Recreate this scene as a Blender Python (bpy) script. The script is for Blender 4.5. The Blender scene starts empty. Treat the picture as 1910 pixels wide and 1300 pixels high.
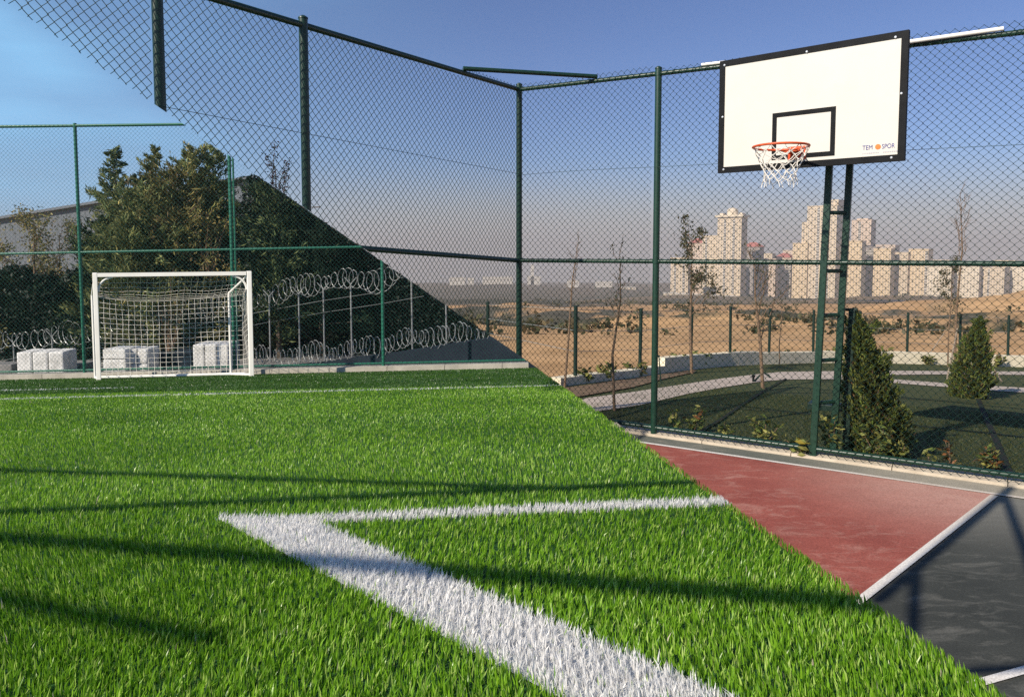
import bpy, bmesh, math, random
import numpy as np
from mathutils import Vector

# ------------------------------------------------------------------ camera, sky, sun, exposure
SC = bpy.context.scene
COL = SC.collection
F = 1400.0            # focal length in photo pixels (photo 1910 x 1300)
PPY = 563.0           # row of the optical axis
PIT = math.radians(4)
CAM = np.array([0.0, 0.0, 2.05])
cam = bpy.data.cameras.new('camera')
cam.sensor_fit = 'HORIZONTAL'
cam.sensor_width = 36.0
cam.lens = 36.0 * F / 1910.0
cam.shift_y = -(650.0 - PPY) / 1910.0
cam.clip_start = 0.05
cam.clip_end = 20000
co = bpy.data.objects.new('camera', cam)
COL.objects.link(co)
co.location = CAM
co.rotation_euler = (math.radians(90) - PIT, 0, 0)
SC.camera = co

SUN_EL = math.radians(33)
SUN_AZ = math.radians(228.65)          # clockwise from +Y
S = Vector((math.sin(SUN_AZ) * math.cos(SUN_EL), math.cos(SUN_AZ) * math.cos(SUN_EL), math.sin(SUN_EL)))
world = bpy.data.worlds.new('World')
SC.world = world
world.use_nodes = True
wn = world.node_tree
bg = wn.nodes['Background']
sky = wn.nodes.new('ShaderNodeTexSky')
sky.sky_type = 'NISHITA'
sky.sun_disc = False
sky.sun_elevation = SUN_EL
sky.sun_rotation = SUN_AZ
sky.altitude = 200
sky.air_density = 1.0
sky.dust_density = 0.6
sky.ozone_density = 2.0
tcw = wn.nodes.new('ShaderNodeTexCoord')
sep = wn.nodes.new('ShaderNodeSeparateXYZ')
wn.links.new(tcw.outputs['Generated'], sep.inputs[0])
# thin high cloud: a soft veil, stronger towards the left of the view
nzw = wn.nodes.new('ShaderNodeTexNoise')
nzw.inputs['Scale'].default_value = 5.0
nzw.inputs['Detail'].default_value = 8
mpw = wn.nodes.new('ShaderNodeMapping')
mpw.inputs['Scale'].default_value = (0.7, 0.7, 3.2)
wn.links.new(tcw.outputs['Generated'], mpw.inputs[0])
wn.links.new(mpw.outputs[0], nzw.inputs['Vector'])
mrx = wn.nodes.new('ShaderNodeMapRange')
mrx.interpolation_type = 'SMOOTHSTEP'
mrx.inputs[1].default_value = 0.05
mrx.inputs[2].default_value = -0.55
mrx.inputs[3].default_value = 0.0
mrx.inputs[4].default_value = 1.0
wn.links.new(sep.outputs[0], mrx.inputs[0])
mrn = wn.nodes.new('ShaderNodeMapRange')
mrn.inputs[1].default_value = 0.38
mrn.inputs[2].default_value = 0.72
mrn.inputs[3].default_value = 0.62
mrn.inputs[4].default_value = 0.98
wn.links.new(nzw.outputs[0], mrn.inputs[0])
dotv = wn.nodes.new('ShaderNodeVectorMath')
dotv.operation = 'DOT_PRODUCT'
dotv.inputs[1].default_value = (0.566, 0.110, 0.817)      # the veil's upper edge slants down to the right
wn.links.new(tcw.outputs['Generated'], dotv.inputs[0])
mre = wn.nodes.new('ShaderNodeMapRange')
mre.interpolation_type = 'SMOOTHSTEP'
mre.inputs[1].default_value = -0.035
mre.inputs[2].default_value = 0.045
mre.inputs[3].default_value = 1.0
mre.inputs[4].default_value = 0.42
wn.links.new(dotv.outputs['Value'], mre.inputs[0])
mle = wn.nodes.new('ShaderNodeMath')
mle.operation = 'MULTIPLY'
wn.links.new(mrx.outputs[0], mle.inputs[0])
wn.links.new(mre.outputs[0], mle.inputs[1])
mul = wn.nodes.new('ShaderNodeMath')
mul.operation = 'MULTIPLY'
wn.links.new(mle.outputs[0], mul.inputs[0])
wn.links.new(mrn.outputs[0], mul.inputs[1])
tint = wn.nodes.new('ShaderNodeMix')
tint.data_type = 'RGBA'
tint.blend_type = 'MULTIPLY'
tint.inputs[0].default_value = 1.0
wn.links.new(sky.outputs[0], tint.inputs[6])
tint.inputs[7].default_value = (0.50, 0.585, 0.83, 1)
veil = wn.nodes.new('ShaderNodeMix')
veil.data_type = 'RGBA'
wn.links.new(mul.outputs[0], veil.inputs[0])
wn.links.new(tint.outputs[2], veil.inputs[6])
veil.inputs[7].default_value = (2.2, 4.9, 7.8, 1)
# pale smog lying along the whole horizon
mrs = wn.nodes.new('ShaderNodeMapRange')
mrs.interpolation_type = 'SMOOTHSTEP'
mrs.inputs[1].default_value = 0.015
mrs.inputs[2].default_value = 0.125
mrs.inputs[3].default_value = 0.80
mrs.inputs[4].default_value = 0.0
wn.links.new(sep.outputs[2], mrs.inputs[0])
inv = wn.nodes.new('ShaderNodeMath')
inv.operation = 'SUBTRACT'
inv.inputs[0].default_value = 1.0
wn.links.new(mle.outputs[0], inv.inputs[1])
sfac = wn.nodes.new('ShaderNodeMath')
sfac.operation = 'MULTIPLY'
wn.links.new(mrs.outputs[0], sfac.inputs[0])
wn.links.new(inv.outputs[0], sfac.inputs[1])
smog = wn.nodes.new('ShaderNodeMix')
smog.data_type = 'RGBA'
wn.links.new(sfac.outputs[0], smog.inputs[0])
wn.links.new(veil.outputs[2], smog.inputs[6])
smog.inputs[7].default_value = (3.9, 3.75, 3.85, 1)
wn.links.new(smog.outputs[2], bg.inputs[0])
bg.inputs[1].default_value = 0.10

sun = bpy.data.lights.new('sun', 'SUN')
sun.energy = 4.9
sun.angle = math.radians(0.53)
sun.color = (1.0, 0.90, 0.76)
so = bpy.data.objects.new('sun', sun)
COL.objects.link(so)
so.rotation_euler = (-S).to_track_quat('-Z', 'Y').to_euler()
so.location = S * 50

SC.view_settings.view_transform = 'Standard'
SC.view_settings.look = 'None'
SC.view_settings.gamma = 1
SC.view_settings.exposure = 0.35
SC.view_settings.use_curve_mapping = False
SC.cycles.use_denoising = False
SC.cycles.max_bounces = 5
SC.cycles.diffuse_bounces = 3
SC.cycles.volume_bounces = 1
SC.cycles.transparent_max_bounces = 8
SC.cycles.use_adaptive_sampling = False

# ------------------------------------------------------------------ measuring helpers (photo pixel + distance -> metres)
def ray(x, y):
    dx = (x - 955) / F
    dy = (PPY - y) / F
    d = np.array([dx, math.cos(PIT) + dy * math.sin(PIT), -math.sin(PIT) + dy * math.cos(PIT)])
    return d / d[1]
def P(x, y, Y):
    return CAM + ray(x, y) * Y
def onpl(x, y, z0, a=0.0, b=0.0):
    r = ray(x, y)
    return CAM + r * ((CAM[2] - z0) / (a * r[0] + b * r[1] - r[2]))
# the slanting line along which the pitch, its fence and its hedge end
DN = np.cross(ray(5, 0), ray(1880, 1290))
DN = DN / np.linalg.norm(DN)
if DN[2] < 0: DN = -DN
def dd(p):            # > 0 : beyond the slanting line
    return (np.asarray(p, float) - CAM) @ DN

RNG = np.random.default_rng(11)
random.seed(5)

# ------------------------------------------------------------------ materials
def mat(name, c1, c2=None, scale=6.0, rough=0.75, bump=0.0, bscale=None, metal=0.0, detail=6, spec=0.3, coat=0.0, stretch=None, lo=0.35, hi=0.65):
    m = bpy.data.materials.new(name)
    m.use_nodes = True
    nt = m.node_tree
    b = nt.nodes['Principled BSDF']
    b.inputs['Roughness'].default_value = rough
    b.inputs['Metallic'].default_value = metal
    b.inputs['Specular IOR Level'].default_value = spec
    b.inputs['Coat Weight'].default_value = coat
    tc = nt.nodes.new('ShaderNodeTexCoord')
    vec = tc.outputs['Object']
    if stretch:
        mp = nt.nodes.new('ShaderNodeMapping')
        mp.inputs['Scale'].default_value = stretch
        nt.links.new(vec, mp.inputs[0])
        vec = mp.outputs[0]
    if c2 is None:
        c2 = tuple(min(1, v * 1.18) for v in c1)
        c1 = tuple(v * 0.86 for v in c1)
    n = nt.nodes.new('ShaderNodeTexNoise')
    n.inputs['Scale'].default_value = scale
    n.inputs['Detail'].default_value = detail
    n.inputs['Roughness'].default_value = 0.62
    nt.links.new(vec, n.inputs['Vector'])
    r = nt.nodes.new('ShaderNodeValToRGB')
    r.color_ramp.elements[0].position = lo
    r.color_ramp.elements[1].position = hi
    r.color_ramp.elements[0].color = (*c1, 1)
    r.color_ramp.elements[1].color = (*c2, 1)
    nt.links.new(n.outputs[0], r.inputs[0])
    nt.links.new(r.outputs[0], b.inputs['Base Color'])
    if bump:
        n2 = nt.nodes.new('ShaderNodeTexNoise')
        n2.inputs['Scale'].default_value = bscale or scale * 6
        n2.inputs['Detail'].default_value = 4
        nt.links.new(vec, n2.inputs['Vector'])
        bp = nt.nodes.new('ShaderNodeBump')
        bp.inputs['Strength'].default_value = bump
        bp.inputs['Distance'].default_value = 0.02
        nt.links.new(n2.outputs[0], bp.inputs['Height'])
        nt.links.new(bp.outputs[0], b.inputs['Normal'])
    return m

def leafmat(name, trans=0.3, rough=0.55, spec=0.3):
    m = bpy.data.materials.new(name)
    m.use_nodes = True
    nt = m.node_tree
    b = nt.nodes['Principled BSDF']
    b.inputs['Roughness'].default_value = rough
    b.inputs['Specular IOR Level'].default_value = spec
    a = nt.nodes.new('ShaderNodeAttribute')
    a.attribute_name = 'Col'
    nt.links.new(a.outputs['Color'], b.inputs['Base Color'])
    t = nt.nodes.new('ShaderNodeBsdfTranslucent')
    nt.links.new(a.outputs['Color'], t.inputs[0])
    mx = nt.nodes.new('ShaderNodeMixShader')
    mx.inputs[0].default_value = trans
    nt.links.new(b.outputs[0], mx.inputs[1])
    nt.links.new(t.outputs[0], mx.inputs[2])
    nt.links.new(mx.outputs[0], nt.nodes['Material Output'].inputs['Surface'])
    return m

M = {}
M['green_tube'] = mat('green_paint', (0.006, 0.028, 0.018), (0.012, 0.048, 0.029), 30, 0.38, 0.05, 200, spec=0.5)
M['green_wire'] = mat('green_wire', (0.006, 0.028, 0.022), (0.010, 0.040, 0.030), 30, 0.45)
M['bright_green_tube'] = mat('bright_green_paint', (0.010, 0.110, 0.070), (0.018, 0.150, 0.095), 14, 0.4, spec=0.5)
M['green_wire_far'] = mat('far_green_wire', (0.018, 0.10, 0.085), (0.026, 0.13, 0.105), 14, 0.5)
M['white_paint'] = mat('white_paint', (0.78, 0.76, 0.70), (0.84, 0.82, 0.77), 3, 0.4, 0.02)
M['board_white'] = mat('board_white', (0.63, 0.595, 0.535), (0.66, 0.63, 0.565), 2.5, 0.35, 0.015, 60)
M['black_paint'] = mat('black_paint', (0.005, 0.0055, 0.007), (0.010, 0.011, 0.013), 9, 0.6, 0.03, spec=0.12)
M['orange'] = mat('orange_enamel', (0.56, 0.075, 0.022), (0.68, 0.12, 0.04), 25, 0.35, 0.03)
M['cord_white'] = mat('white_cord', (0.72, 0.68, 0.60), (0.80, 0.76, 0.70), 60, 0.8)
M['screw'] = mat('bright_screw', (0.8, 0.8, 0.8), None, 20, 0.3, metal=0.6)
M['blue_print'] = mat('blue_print', (0.02, 0.025, 0.22), None, 20, 0.5)
M['orange_print'] = mat('orange_print', (0.75, 0.19, 0.04), None, 20, 0.5)
M['grey_print'] = mat('grey_print', (0.42, 0.42, 0.46), None, 20, 0.5)
M['concrete'] = mat('concrete', (0.36, 0.33, 0.28), (0.50, 0.46, 0.39), 3.5, 0.9, 0.25, 60)
M['concrete_dark'] = mat('old_concrete', (0.16, 0.155, 0.15), (0.25, 0.24, 0.23), 2.5, 0.9, 0.3, 30)
M['cream_kerb'] = mat('cream_kerb', (0.46, 0.39, 0.30), (0.60, 0.52, 0.41), 5, 0.9, 0.25, 60)
M['wall_white'] = mat('limewashed_wall', (0.66, 0.58, 0.42), (0.76, 0.68, 0.52), 2.5, 0.9, 0.35, 20)
M['path'] = mat('path_concrete', (0.40, 0.33, 0.275), (0.52, 0.435, 0.36), 2.2, 0.9, 0.25, 40)
M['block_white'] = mat('white_block', (0.44, 0.43, 0.40), (0.76, 0.75, 0.72), 4, 0.9, 0.6, 26, lo=.28, hi=.55)
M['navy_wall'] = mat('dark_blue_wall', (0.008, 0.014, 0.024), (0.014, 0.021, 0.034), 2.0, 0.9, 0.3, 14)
M['galv'] = mat('galvanised', (0.30, 0.31, 0.30), (0.42, 0.43, 0.42), 12, 0.45, metal=0.5)
M['roof_grey'] = mat('grey_sheet_roof', (0.135, 0.155, 0.18), (0.15, 0.17, 0.195), 1.0, 0.7, stretch=(1, 1, .3))
M['bark'] = mat('bark', (0.065, 0.05, 0.038), (0.12, 0.092, 0.07), 14, 0.95, 0.5, 50)
M['twig'] = mat('twig_bark', (0.13, 0.085, 0.055), (0.21, 0.14, 0.09), 20, 0.9)
M['stake'] = mat('weathered_stake', (0.20, 0.16, 0.12), (0.32, 0.26, 0.2), 14, 0.9, 0.3)
M['dark_post'] = mat('dark_green_post', (0.007, 0.020, 0.015), (0.012, 0.030, 0.022), 14, 0.5)
M['soil'] = mat('bed_soil', (0.12, 0.075, 0.045), (0.22, 0.15, 0.09), 5, 0.95, 0.6, 30)
M['leaf'] = leafmat('leaves', 0.28)
M['needles'] = leafmat('conifer_sprays', 0.28, 0.7, 0.15)
M['turf_blade'] = leafmat('turf_blades', 0.40, 0.34, 0.5)

# ------------------------------------------------------------------ mesh building helpers
def unit_(a): return a / np.linalg.norm(a)
class MB:
    def __init__(s):
        s.v = []; s.f = []
    def add(s, vs, fs):
        o = len(s.v)
        s.v += [tuple(map(float, p)) for p in vs]
        s.f += [tuple(i + o for i in f) for f in fs]
        return s
    def box(s, c, size, ux=(1, 0, 0), uy=(0, 1, 0), uz=(0, 0, 1)):
        c = np.array(c, float); ux = np.array(ux, float); uy = np.array(uy, float); uz = np.array(uz, float)
        a, b, d = [k / 2 for k in size]
        vs = [c + i * a * ux + j * b * uy + k * d * uz for k in (-1, 1) for j in (-1, 1) for i in (-1, 1)]
        return s.add(vs, [(0, 2, 3, 1), (4, 5, 7, 6), (0, 1, 5, 4), (2, 6, 7, 3), (0, 4, 6, 2), (1, 3, 7, 5)])
    def cbox(s, c, size, ch, ux=(1, 0, 0), uy=(0, 1, 0), uz=(0, 0, 1)):     # box with chamfered edges
        bm = bmesh.new()
        bmesh.ops.create_cube(bm, size=1.0)
        for v in bm.verts:
            v.co = Vector((v.co.x * size[0], v.co.y * size[1], v.co.z * size[2]))
        bmesh.ops.bevel(bm, geom=bm.edges[:], offset=ch, segments=2, affect='EDGES', profile=0.6)
        ux = np.array(ux, float); uy = np.array(uy, float); uz = np.array(uz, float); c = np.array(c, float)
        bm.verts.index_update()
        s.add([c + v.co.x * ux + v.co.y * uy + v.co.z * uz for v in bm.verts], [tuple(v.index for v in f.verts) for f in bm.faces])
        bm.free()
        return s
    def tube(s, pts, r, n=8, cap=True, closed=False):
        pts = [np.array(p, float) for p in pts]
        if not hasattr(r, '__len__'): r = [r] * len(pts)
        m = len(pts)
        vs = []
        ref = None
        for i, p in enumerate(pts):
            if closed: t = pts[(i + 1) % m] - pts[i - 1]
            else: t = pts[min(i + 1, m - 1)] - pts[max(i - 1, 0)]
            t = t / (np.linalg.norm(t) + 1e-12)
            if ref is None:
                ref = np.array([0, 0, 1.0]) if abs(t[2]) < 0.9 else np.array([1.0, 0, 0])
            a = np.cross(t, ref); a /= np.linalg.norm(a) + 1e-12
            b = np.cross(t, a)
            ref = -b if False else ref
            for k in range(n):
                w = 2 * math.pi * (k + 0.5) / n
                vs.append(p + r[i] * (math.cos(w) * a + math.sin(w) * b))
        fs = []
        for i in range(m if closed else m - 1):
            j = (i + 1) % m
            for k in range(n):
                l = (k + 1) % n
                fs.append((i * n + k, i * n + l, j * n + l, j * n + k))
        if cap and not closed:
            fs.append(tuple(range(n - 1, -1, -1)))
            fs.append(tuple((m - 1) * n + k for k in range(n)))
        return s.add(vs, fs)
    def sheet(s, pts):
        return s.add(pts, [tuple(range(len(pts)))])
    def prism(s, top, zb):       # solid under a top polygon (list of 3d points) down to zb
        n = len(top)
        vs = list(top) + [(p[0], p[1], zb) for p in top]
        fs = [tuple(range(n)), tuple(range(2 * n - 1, n - 1, -1))]
        for i in range(n):
            j = (i + 1) % n
            fs.append((i, i + n, j + n, j))
        return s.add(vs, fs)
    def build(s, name, m, parent=None, smooth=False, stuff=False):
        return mesh_obj(name, s.v, s.f, m, parent, smooth, stuff)

def mesh_obj(name, v, f, m, parent=None, smooth=False, stuff=False):
    me = bpy.data.meshes.new(name)
    me.from_pydata([tuple(p) for p in v], [], f)
    bm = bmesh.new(); bm.from_mesh(me)
    bmesh.ops.recalc_face_normals(bm, faces=bm.faces[:])
    bm.to_mesh(me); bm.free()
    me.update()
    return link(name, me, m, parent, smooth, stuff)

def link(name, me, m, parent=None, smooth=False, stuff=False):
    o = bpy.data.objects.new(name, me)
    COL.objects.link(o)
    if m is not None: me.materials.append(M[m] if isinstance(m, str) else m)
    if smooth:
        me.polygons.foreach_set('use_smooth', [True] * len(me.polygons))
        try: me.set_sharp_from_angle(angle=math.radians(40))
        except Exception: pass
    if parent is not None:
        o.parent = parent
        o.matrix_parent_inverse = parent.matrix_world.inverted() if False else o.matrix_parent_inverse
        l = parent
        off = Vector((0, 0, 0))
        while l is not None:
            off += l.location; l = l.parent
        if off.length > 0: me.transform(__import__('mathutils').Matrix.Translation(-off))
    if stuff: o['kind'] = 'stuff'
    return o

def fast_mesh(name, v, loops_per_face, idx, m, parent=None, colors=None, stuff=False, smooth=False):
    """v (n,3) array, idx flat int array of faces that all have loops_per_face corners"""
    me = bpy.data.meshes.new(name)
    v = np.ascontiguousarray(v, dtype=np.float32)
    idx = np.ascontiguousarray(idx, dtype=np.int32).ravel()
    nf = len(idx) // loops_per_face
    me.vertices.add(len(v)); me.vertices.foreach_set('co', v.ravel())
    me.loops.add(len(idx)); me.loops.foreach_set('vertex_index', idx)
    me.polygons.add(nf)
    me.polygons.foreach_set('loop_start', np.arange(nf, dtype=np.int32) * loops_per_face)
    try: me.polygons.foreach_set('loop_total', np.full(nf, loops_per_face, dtype=np.int32))
    except Exception: pass
    if colors is not None:
        ca = me.color_attributes.new('Col', 'FLOAT_COLOR', 'POINT')
        c = np.ones((len(v), 4), dtype=np.float32); c[:, :3] = colors
        ca.data.foreach_set('color', c.ravel())
    me.update(calc_edges=True)
    return link(name, me, m, parent, smooth, stuff)

def thing(name, label, cat, loc=(0, 0, 0), group=None):
    o = bpy.data.objects.new(name, None)
    COL.objects.link(o)
    o.location = Vector([float(k) for k in loc])
    o.empty_display_size = 0.2
    o['label'] = label; o['category'] = cat
    if group: o['group'] = group
    return o
def tag(o, label, cat, group=None):
    o['label'] = label; o['category'] = cat
    if group: o['group'] = group
    return o
def struct(o):
    o['kind'] = 'structure'
    return o

# ------------------------------------------------------------------ terrain
PROF_Y = [-400, 12, 18, 30, 50, 80, 150, 300, 600, 900, 1500, 3000, 6200]
PROF_Z = [-2.2, -2.0, -1.45, -1.6, -3.2, -5.6, -10.5, -20.5, -39.5, -57, -70, -134, -272]
def terr_z(X, Y):
    z = np.interp(Y, PROF_Y, PROF_Z)
    z = z + 9.5 * np.exp(-(((X - 112) / 30) ** 2 + ((Y - 118) / 34) ** 2))
    z = z + np.where(Y > 25, 1, 0) * np.clip((Y - 25) / 60, 0, 1) * (0.35 * np.sin(X * .11 + Y * .05) + 0.5 * np.sin(X * .031 - Y * .043 + 1.7))
    md = np.clip((Y - 34) / 20, 0, 1) * np.clip((220 - Y) / 80, 0, 1)
    z = z + md * (0.9 * np.sin(X * .21 + 1.3 * np.sin(Y * .09)) * np.sin(Y * .13 + X * .05) + .5 * np.sin(X * .47 + Y * .31) * np.sin(Y * .27))
    far = np.clip((Y - 150) / 500, 0, 1)
    z = z + far * (2.2 * np.sin(X * .011 + Y * .006) + 1.6 * np.sin(X * .023 - Y * .013 + 2))
    return z
ys = np.concatenate([np.linspace(-400, 10, 12), np.linspace(12, 60, 50), np.geomspace(61, 300, 110), np.geomspace(305, 6200, 70)])
fr = np.linspace(-1, 1, 241)
gx = np.array([[f * (60 + 0.95 * max(y, 0)) for f in fr] for y in ys])
gy = np.repeat(ys[:, None], len(fr), 1)
gz = terr_z(gx, gy)
tv = np.stack([gx, gy, gz], -1).reshape(-1, 3)
nr, nc = len(ys), len(fr)
ii, jj = np.meshgrid(np.arange(nr - 1), np.arange(nc - 1), indexing='ij')
q = np.stack([ii * nc + jj, ii * nc + jj + 1, (ii + 1) * nc + jj + 1, (ii + 1) * nc + jj], -1).reshape(-1, 4)

def terrain_mat():
    m = bpy.data.materials.new('dry_valley_ground')
    m.use_nodes = True
    nt = m.node_tree
    b = nt.nodes['Principled BSDF']
    b.inputs['Roughness'].default_value = 0.95
    b.inputs['Specular IOR Level'].default_value = 0.1
    g = nt.nodes.new('ShaderNodeNewGeometry')
    sp = nt.nodes.new('ShaderNodeSeparateXYZ'); nt.links.new(g.outputs['Position'], sp.inputs[0])
    def mth(op, a, bb):
        n = nt.nodes.new('ShaderNodeMath'); n.operation = op
        for i, k in enumerate((a, bb)):
            if isinstance(k, (int, float)): n.inputs[i].default_value = k
            else: nt.links.new(k, n.inputs[i])
        return n.outputs[0]
    lg = mth('LOGARITHM', mth('MAXIMUM', sp.outputs[1], 10.0), 10.0)
    # noise in (X/Y, log Y) so that patches stay readable at every distance
    cmb = nt.nodes.new('ShaderNodeCombineXYZ')
    nt.links.new(mth('DIVIDE', sp.outputs[0], mth('MAXIMUM', sp.outputs[1], 10.0)), cmb.inputs[0])
    nt.links.new(lg, cmb.inputs[1])
    n1 = nt.nodes.new('ShaderNodeTexNoise'); n1.inputs['Scale'].default_value = 4.2; n1.inputs['Detail'].default_value = 9; n1.inputs['Roughness'].default_value = 0.62
    nt.links.new(cmb.outputs[0], n1.inputs['Vector'])
    n2 = nt.nodes.new('ShaderNodeTexNoise'); n2.inputs['Scale'].default_value = 0.55; n2.inputs['Detail'].default_value = 8
    nt.links.new(g.outputs['Position'], n2.inputs['Vector'])
    k = mth('ADD', lg, mth('MULTIPLY', mth('SUBTRACT', n1.outputs[0], 0.5), 0.95))
    mr = nt.nodes.new('ShaderNodeMapRange'); mr.inputs[1].default_value = 1.0; mr.inputs[2].default_value = 3.8
    nt.links.new(k, mr.inputs[0])
    r = nt.nodes.new('ShaderNodeValToRGB')
    cr = r.color_ramp
    sand = (0.50, 0.31, 0.155, 1); sand2 = (0.44, 0.27, 0.14, 1); scrub = (0.075, 0.070, 0.045, 1); grey = (0.11, 0.098, 0.075, 1)
    stops = [(0.0, sand), (0.285, sand), (0.305, scrub), (0.375, grey), (0.39, sand2), (0.50, sand2), (0.52, grey), (0.60, scrub), (0.63, (0.24, 0.16, 0.09, 1)), (0.68, scrub), (0.80, (0.16, 0.12, 0.08, 1)), (0.9, grey)]
    cr.elements[0].position = 0.0; cr.elements[0].color = stops[0][1]
    cr.elements[1].position = 1.0; cr.elements[1].color = grey
    for p_, c_ in stops[1:]:
        e = cr.elements.new(p_); e.color = c_
    nt.links.new(mr.outputs[0], r.inputs[0])
    mrh = nt.nodes.new('ShaderNodeMapRange'); mrh.interpolation_type = 'SMOOTHSTEP'          # the bare sandy mound
    mrh.inputs[1].default_value = 50; mrh.inputs[2].default_value = 34
    d1 = mth('POWER', mth('SUBTRACT', sp.outputs[0], 104), 2.0)
    d2 = mth('POWER', mth('MULTIPLY', mth('SUBTRACT', sp.outputs[1], 100), 1.1), 2.0)
    nt.links.new(mth('ADD', mth('SQRT', mth('ADD', d1, d2), 0), mth('MULTIPLY', mth('SUBTRACT', n1.outputs[0], 0.5), 26)), mrh.inputs[0])
    mm = nt.nodes.new('ShaderNodeMix'); mm.data_type = 'RGBA'
    nt.links.new(mrh.outputs[0], mm.inputs[0]); nt.links.new(r.outputs[0], mm.inputs[6]); mm.inputs[7].default_value = (0.52, 0.325, 0.165, 1)
    mx = nt.nodes.new('ShaderNodeMix'); mx.data_type = 'RGBA'; mx.blend_type = 'MULTIPLY'; mx.inputs[0].default_value = 0.55
    r2 = nt.nodes.new('ShaderNodeValToRGB'); r2.color_ramp.elements[0].position = 0.3; r2.color_ramp.elements[0].color = (0.45, 0.42, 0.36, 1); r2.color_ramp.elements[1].position = 0.6; r2.color_ramp.elements[1].color = (1, 1, 1, 1)
    nt.links.new(n2.outputs[0], r2.inputs[0])
    nt.links.new(mm.outputs[2], mx.inputs[6]); nt.links.new(r2.outputs[0], mx.inputs[7])
    nt.links.new(mx.outputs[2], b.inputs['Base Color'])
    bp = nt.nodes.new('ShaderNodeBump'); bp.inputs['Strength'].default_value = 0.6; bp.inputs['Distance'].default_value = 0.3
    nt.links.new(n2.outputs[0], bp.inputs['Height']); nt.links.new(bp.outputs[0], b.inputs['Normal'])
    return m
struct(fast_mesh('ground', tv, 4, q, terrain_mat(), smooth=True))

# ------------------------------------------------------------------ turf pitch: a raised terrace that falls gently away from the camera
T0, TA, TB = 1.65, 0.023, -0.134
def tz(X, Y): return T0 + TA * X + TB * Y
def tp(x, y, h=0.02):
    return onpl(x, y, T0 + h, TA, TB)
e1 = tp(1880, 1290, .007); e2 = tp(1050, 718.4, .012)
EK = (e2[0] - e1[0]) / (e2[1] - e1[1])
def edge_x(Y): return e1[0] + EK * (Y - e1[1])
YF = 15.5            # back edge of the turf
top = [(-16, -2.2), (edge_x(-2.2) - .02, -2.2), (edge_x(YF) - .02, YF), (-16, YF)]
tb = mat('turf_backing', (0.012, 0.05, 0.012), (0.03, 0.11, 0.02), 40, 0.9, 0.3, 160)
struct(MB().prism([(x, y, tz(x, y)) for x, y in top], -1.9).build('turf_ground', tb))
w = MB()
for k in range(9):
    ya = -2.2 + k * (YF + 2.2) / 9 + 0.006; yb = -2.2 + (k + 1) * (YF + 2.2) / 9 - 0.006
    x0 = edge_x(ya) - 0.017; x1 = edge_x(yb) - 0.017
    w.prism([(x0, ya, tz(x0, ya) - 0.03), (x0 + .014, ya, tz(x0, ya) - 0.03), (x1 + .014, yb, tz(x1, yb) - 0.03), (x1, yb, tz(x1, yb) - 0.03)], -1.9)
tag(w.build('retaining_wall', 'concrete_dark'), 'grey concrete retaining wall along the cut edge of the green pitch', 'wall')

# painted lines of the pitch, as areas in which the blades are white
def quad_on(pts): return np.array([tp(*p, .007)[:2] for p in pts])
LINES = [quad_on([(402, 962), (566, 962), (1412, 1318), (1090, 1318)]),
         quad_on([(540, 962), (1400, 925.5), (1400, 938), (560, 975)]),
         quad_on([(-10, 743.2), (1060, 717.4), (1060, 718.8), (-10, 745.2)]),
         quad_on([(-10, 727.6), (250, 722.1), (250, 723.1), (-10, 728.9)])]
def inpoly(poly, X, Y):
    r = np.zeros(len(X), bool)
    n = len(poly)
    for i in range(n):
        x1_, y1_ = poly[i]; x2_, y2_ = poly[(i + 1) % n]
        c = ((y1_ > Y) != (y2_ > Y)) & (X < (x2_ - x1_) * (Y - y1_) / (y2_ - y1_ + 1e-12) + x1_)
        r ^= c
    return r
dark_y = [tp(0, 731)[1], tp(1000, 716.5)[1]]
def scatter():
    Xs, Ys = [], []
    y = 0.55
    while y < YF:
        dy = max(0.05, y * 0.04)
        xl = -0.72 * (y + dy) - 0.25; xr = min(edge_x(y), 0.72 * (y + dy) + 0.2)
        rho = min(60000.0, 62000.0 / y ** 1.62)
        n = int(rho * dy * (xr - xl))
        Xs.append(RNG.uniform(xl, xr, n)); Ys.append(RNG.uniform(y, y + dy, n))
        y += dy
    X = np.concatenate(Xs); Y = np.concatenate(Ys)
    ok = (X < edge_x(Y) - 0.004) & (Y < YF - 0.02)
    return X[ok], Y[ok]
bx, by = scatter()
for L in LINES[:2]:           # the white tufts stand thicker
    mn_, mx_b = L.min(0), L.max(0)
    n_ = int(42000 * (mx_b - mn_).prod())
    ex, ey = RNG.uniform(mn_[0], mx_b[0], n_), RNG.uniform(mn_[1], mx_b[1], n_)
    ok_ = inpoly(L, ex, ey) & (ex < edge_x(ey) - .004)
    bx = np.concatenate([bx, ex[ok_]]); by = np.concatenate([by, ey[ok_]])
nb = len(bx)
# blades are stitched in tufts: pull each to the nearest tuft centre when close to the camera
NTU = 60000
ti = RNG.integers(0, 997, nb)
gxi, gyi = np.floor(bx / 0.016), np.floor(by / 0.016)
hx = np.modf(np.abs(np.sin(gxi * 127.1 + gyi * 311.7) * 43758.5453))[0]; hy = np.modf(np.abs(np.sin(gxi * 269.5 + gyi * 183.3) * 43758.5453))[0]
pull = np.where(by < 3, 0.22, 0.0)
bx = bx * (1 - pull) + (gxi + hx) * 0.016 * pull; by = by * (1 - pull) + (gyi + hy) * 0.016 * pull
bz = tz(bx, by)
ln = RNG.normal(0.0168, 0.0042, nb).clip(0.007, 0.030) * np.where(by > 6, 1.0 + (by - 6) * .015, 1)
wd = np.where(by < 2.5, 0.00105, 0.00105 + (by - 2.5) * 0.00038) * RNG.uniform(0.75, 1.3, nb)
ang = RNG.uniform(0, 2 * np.pi, nb)
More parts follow.
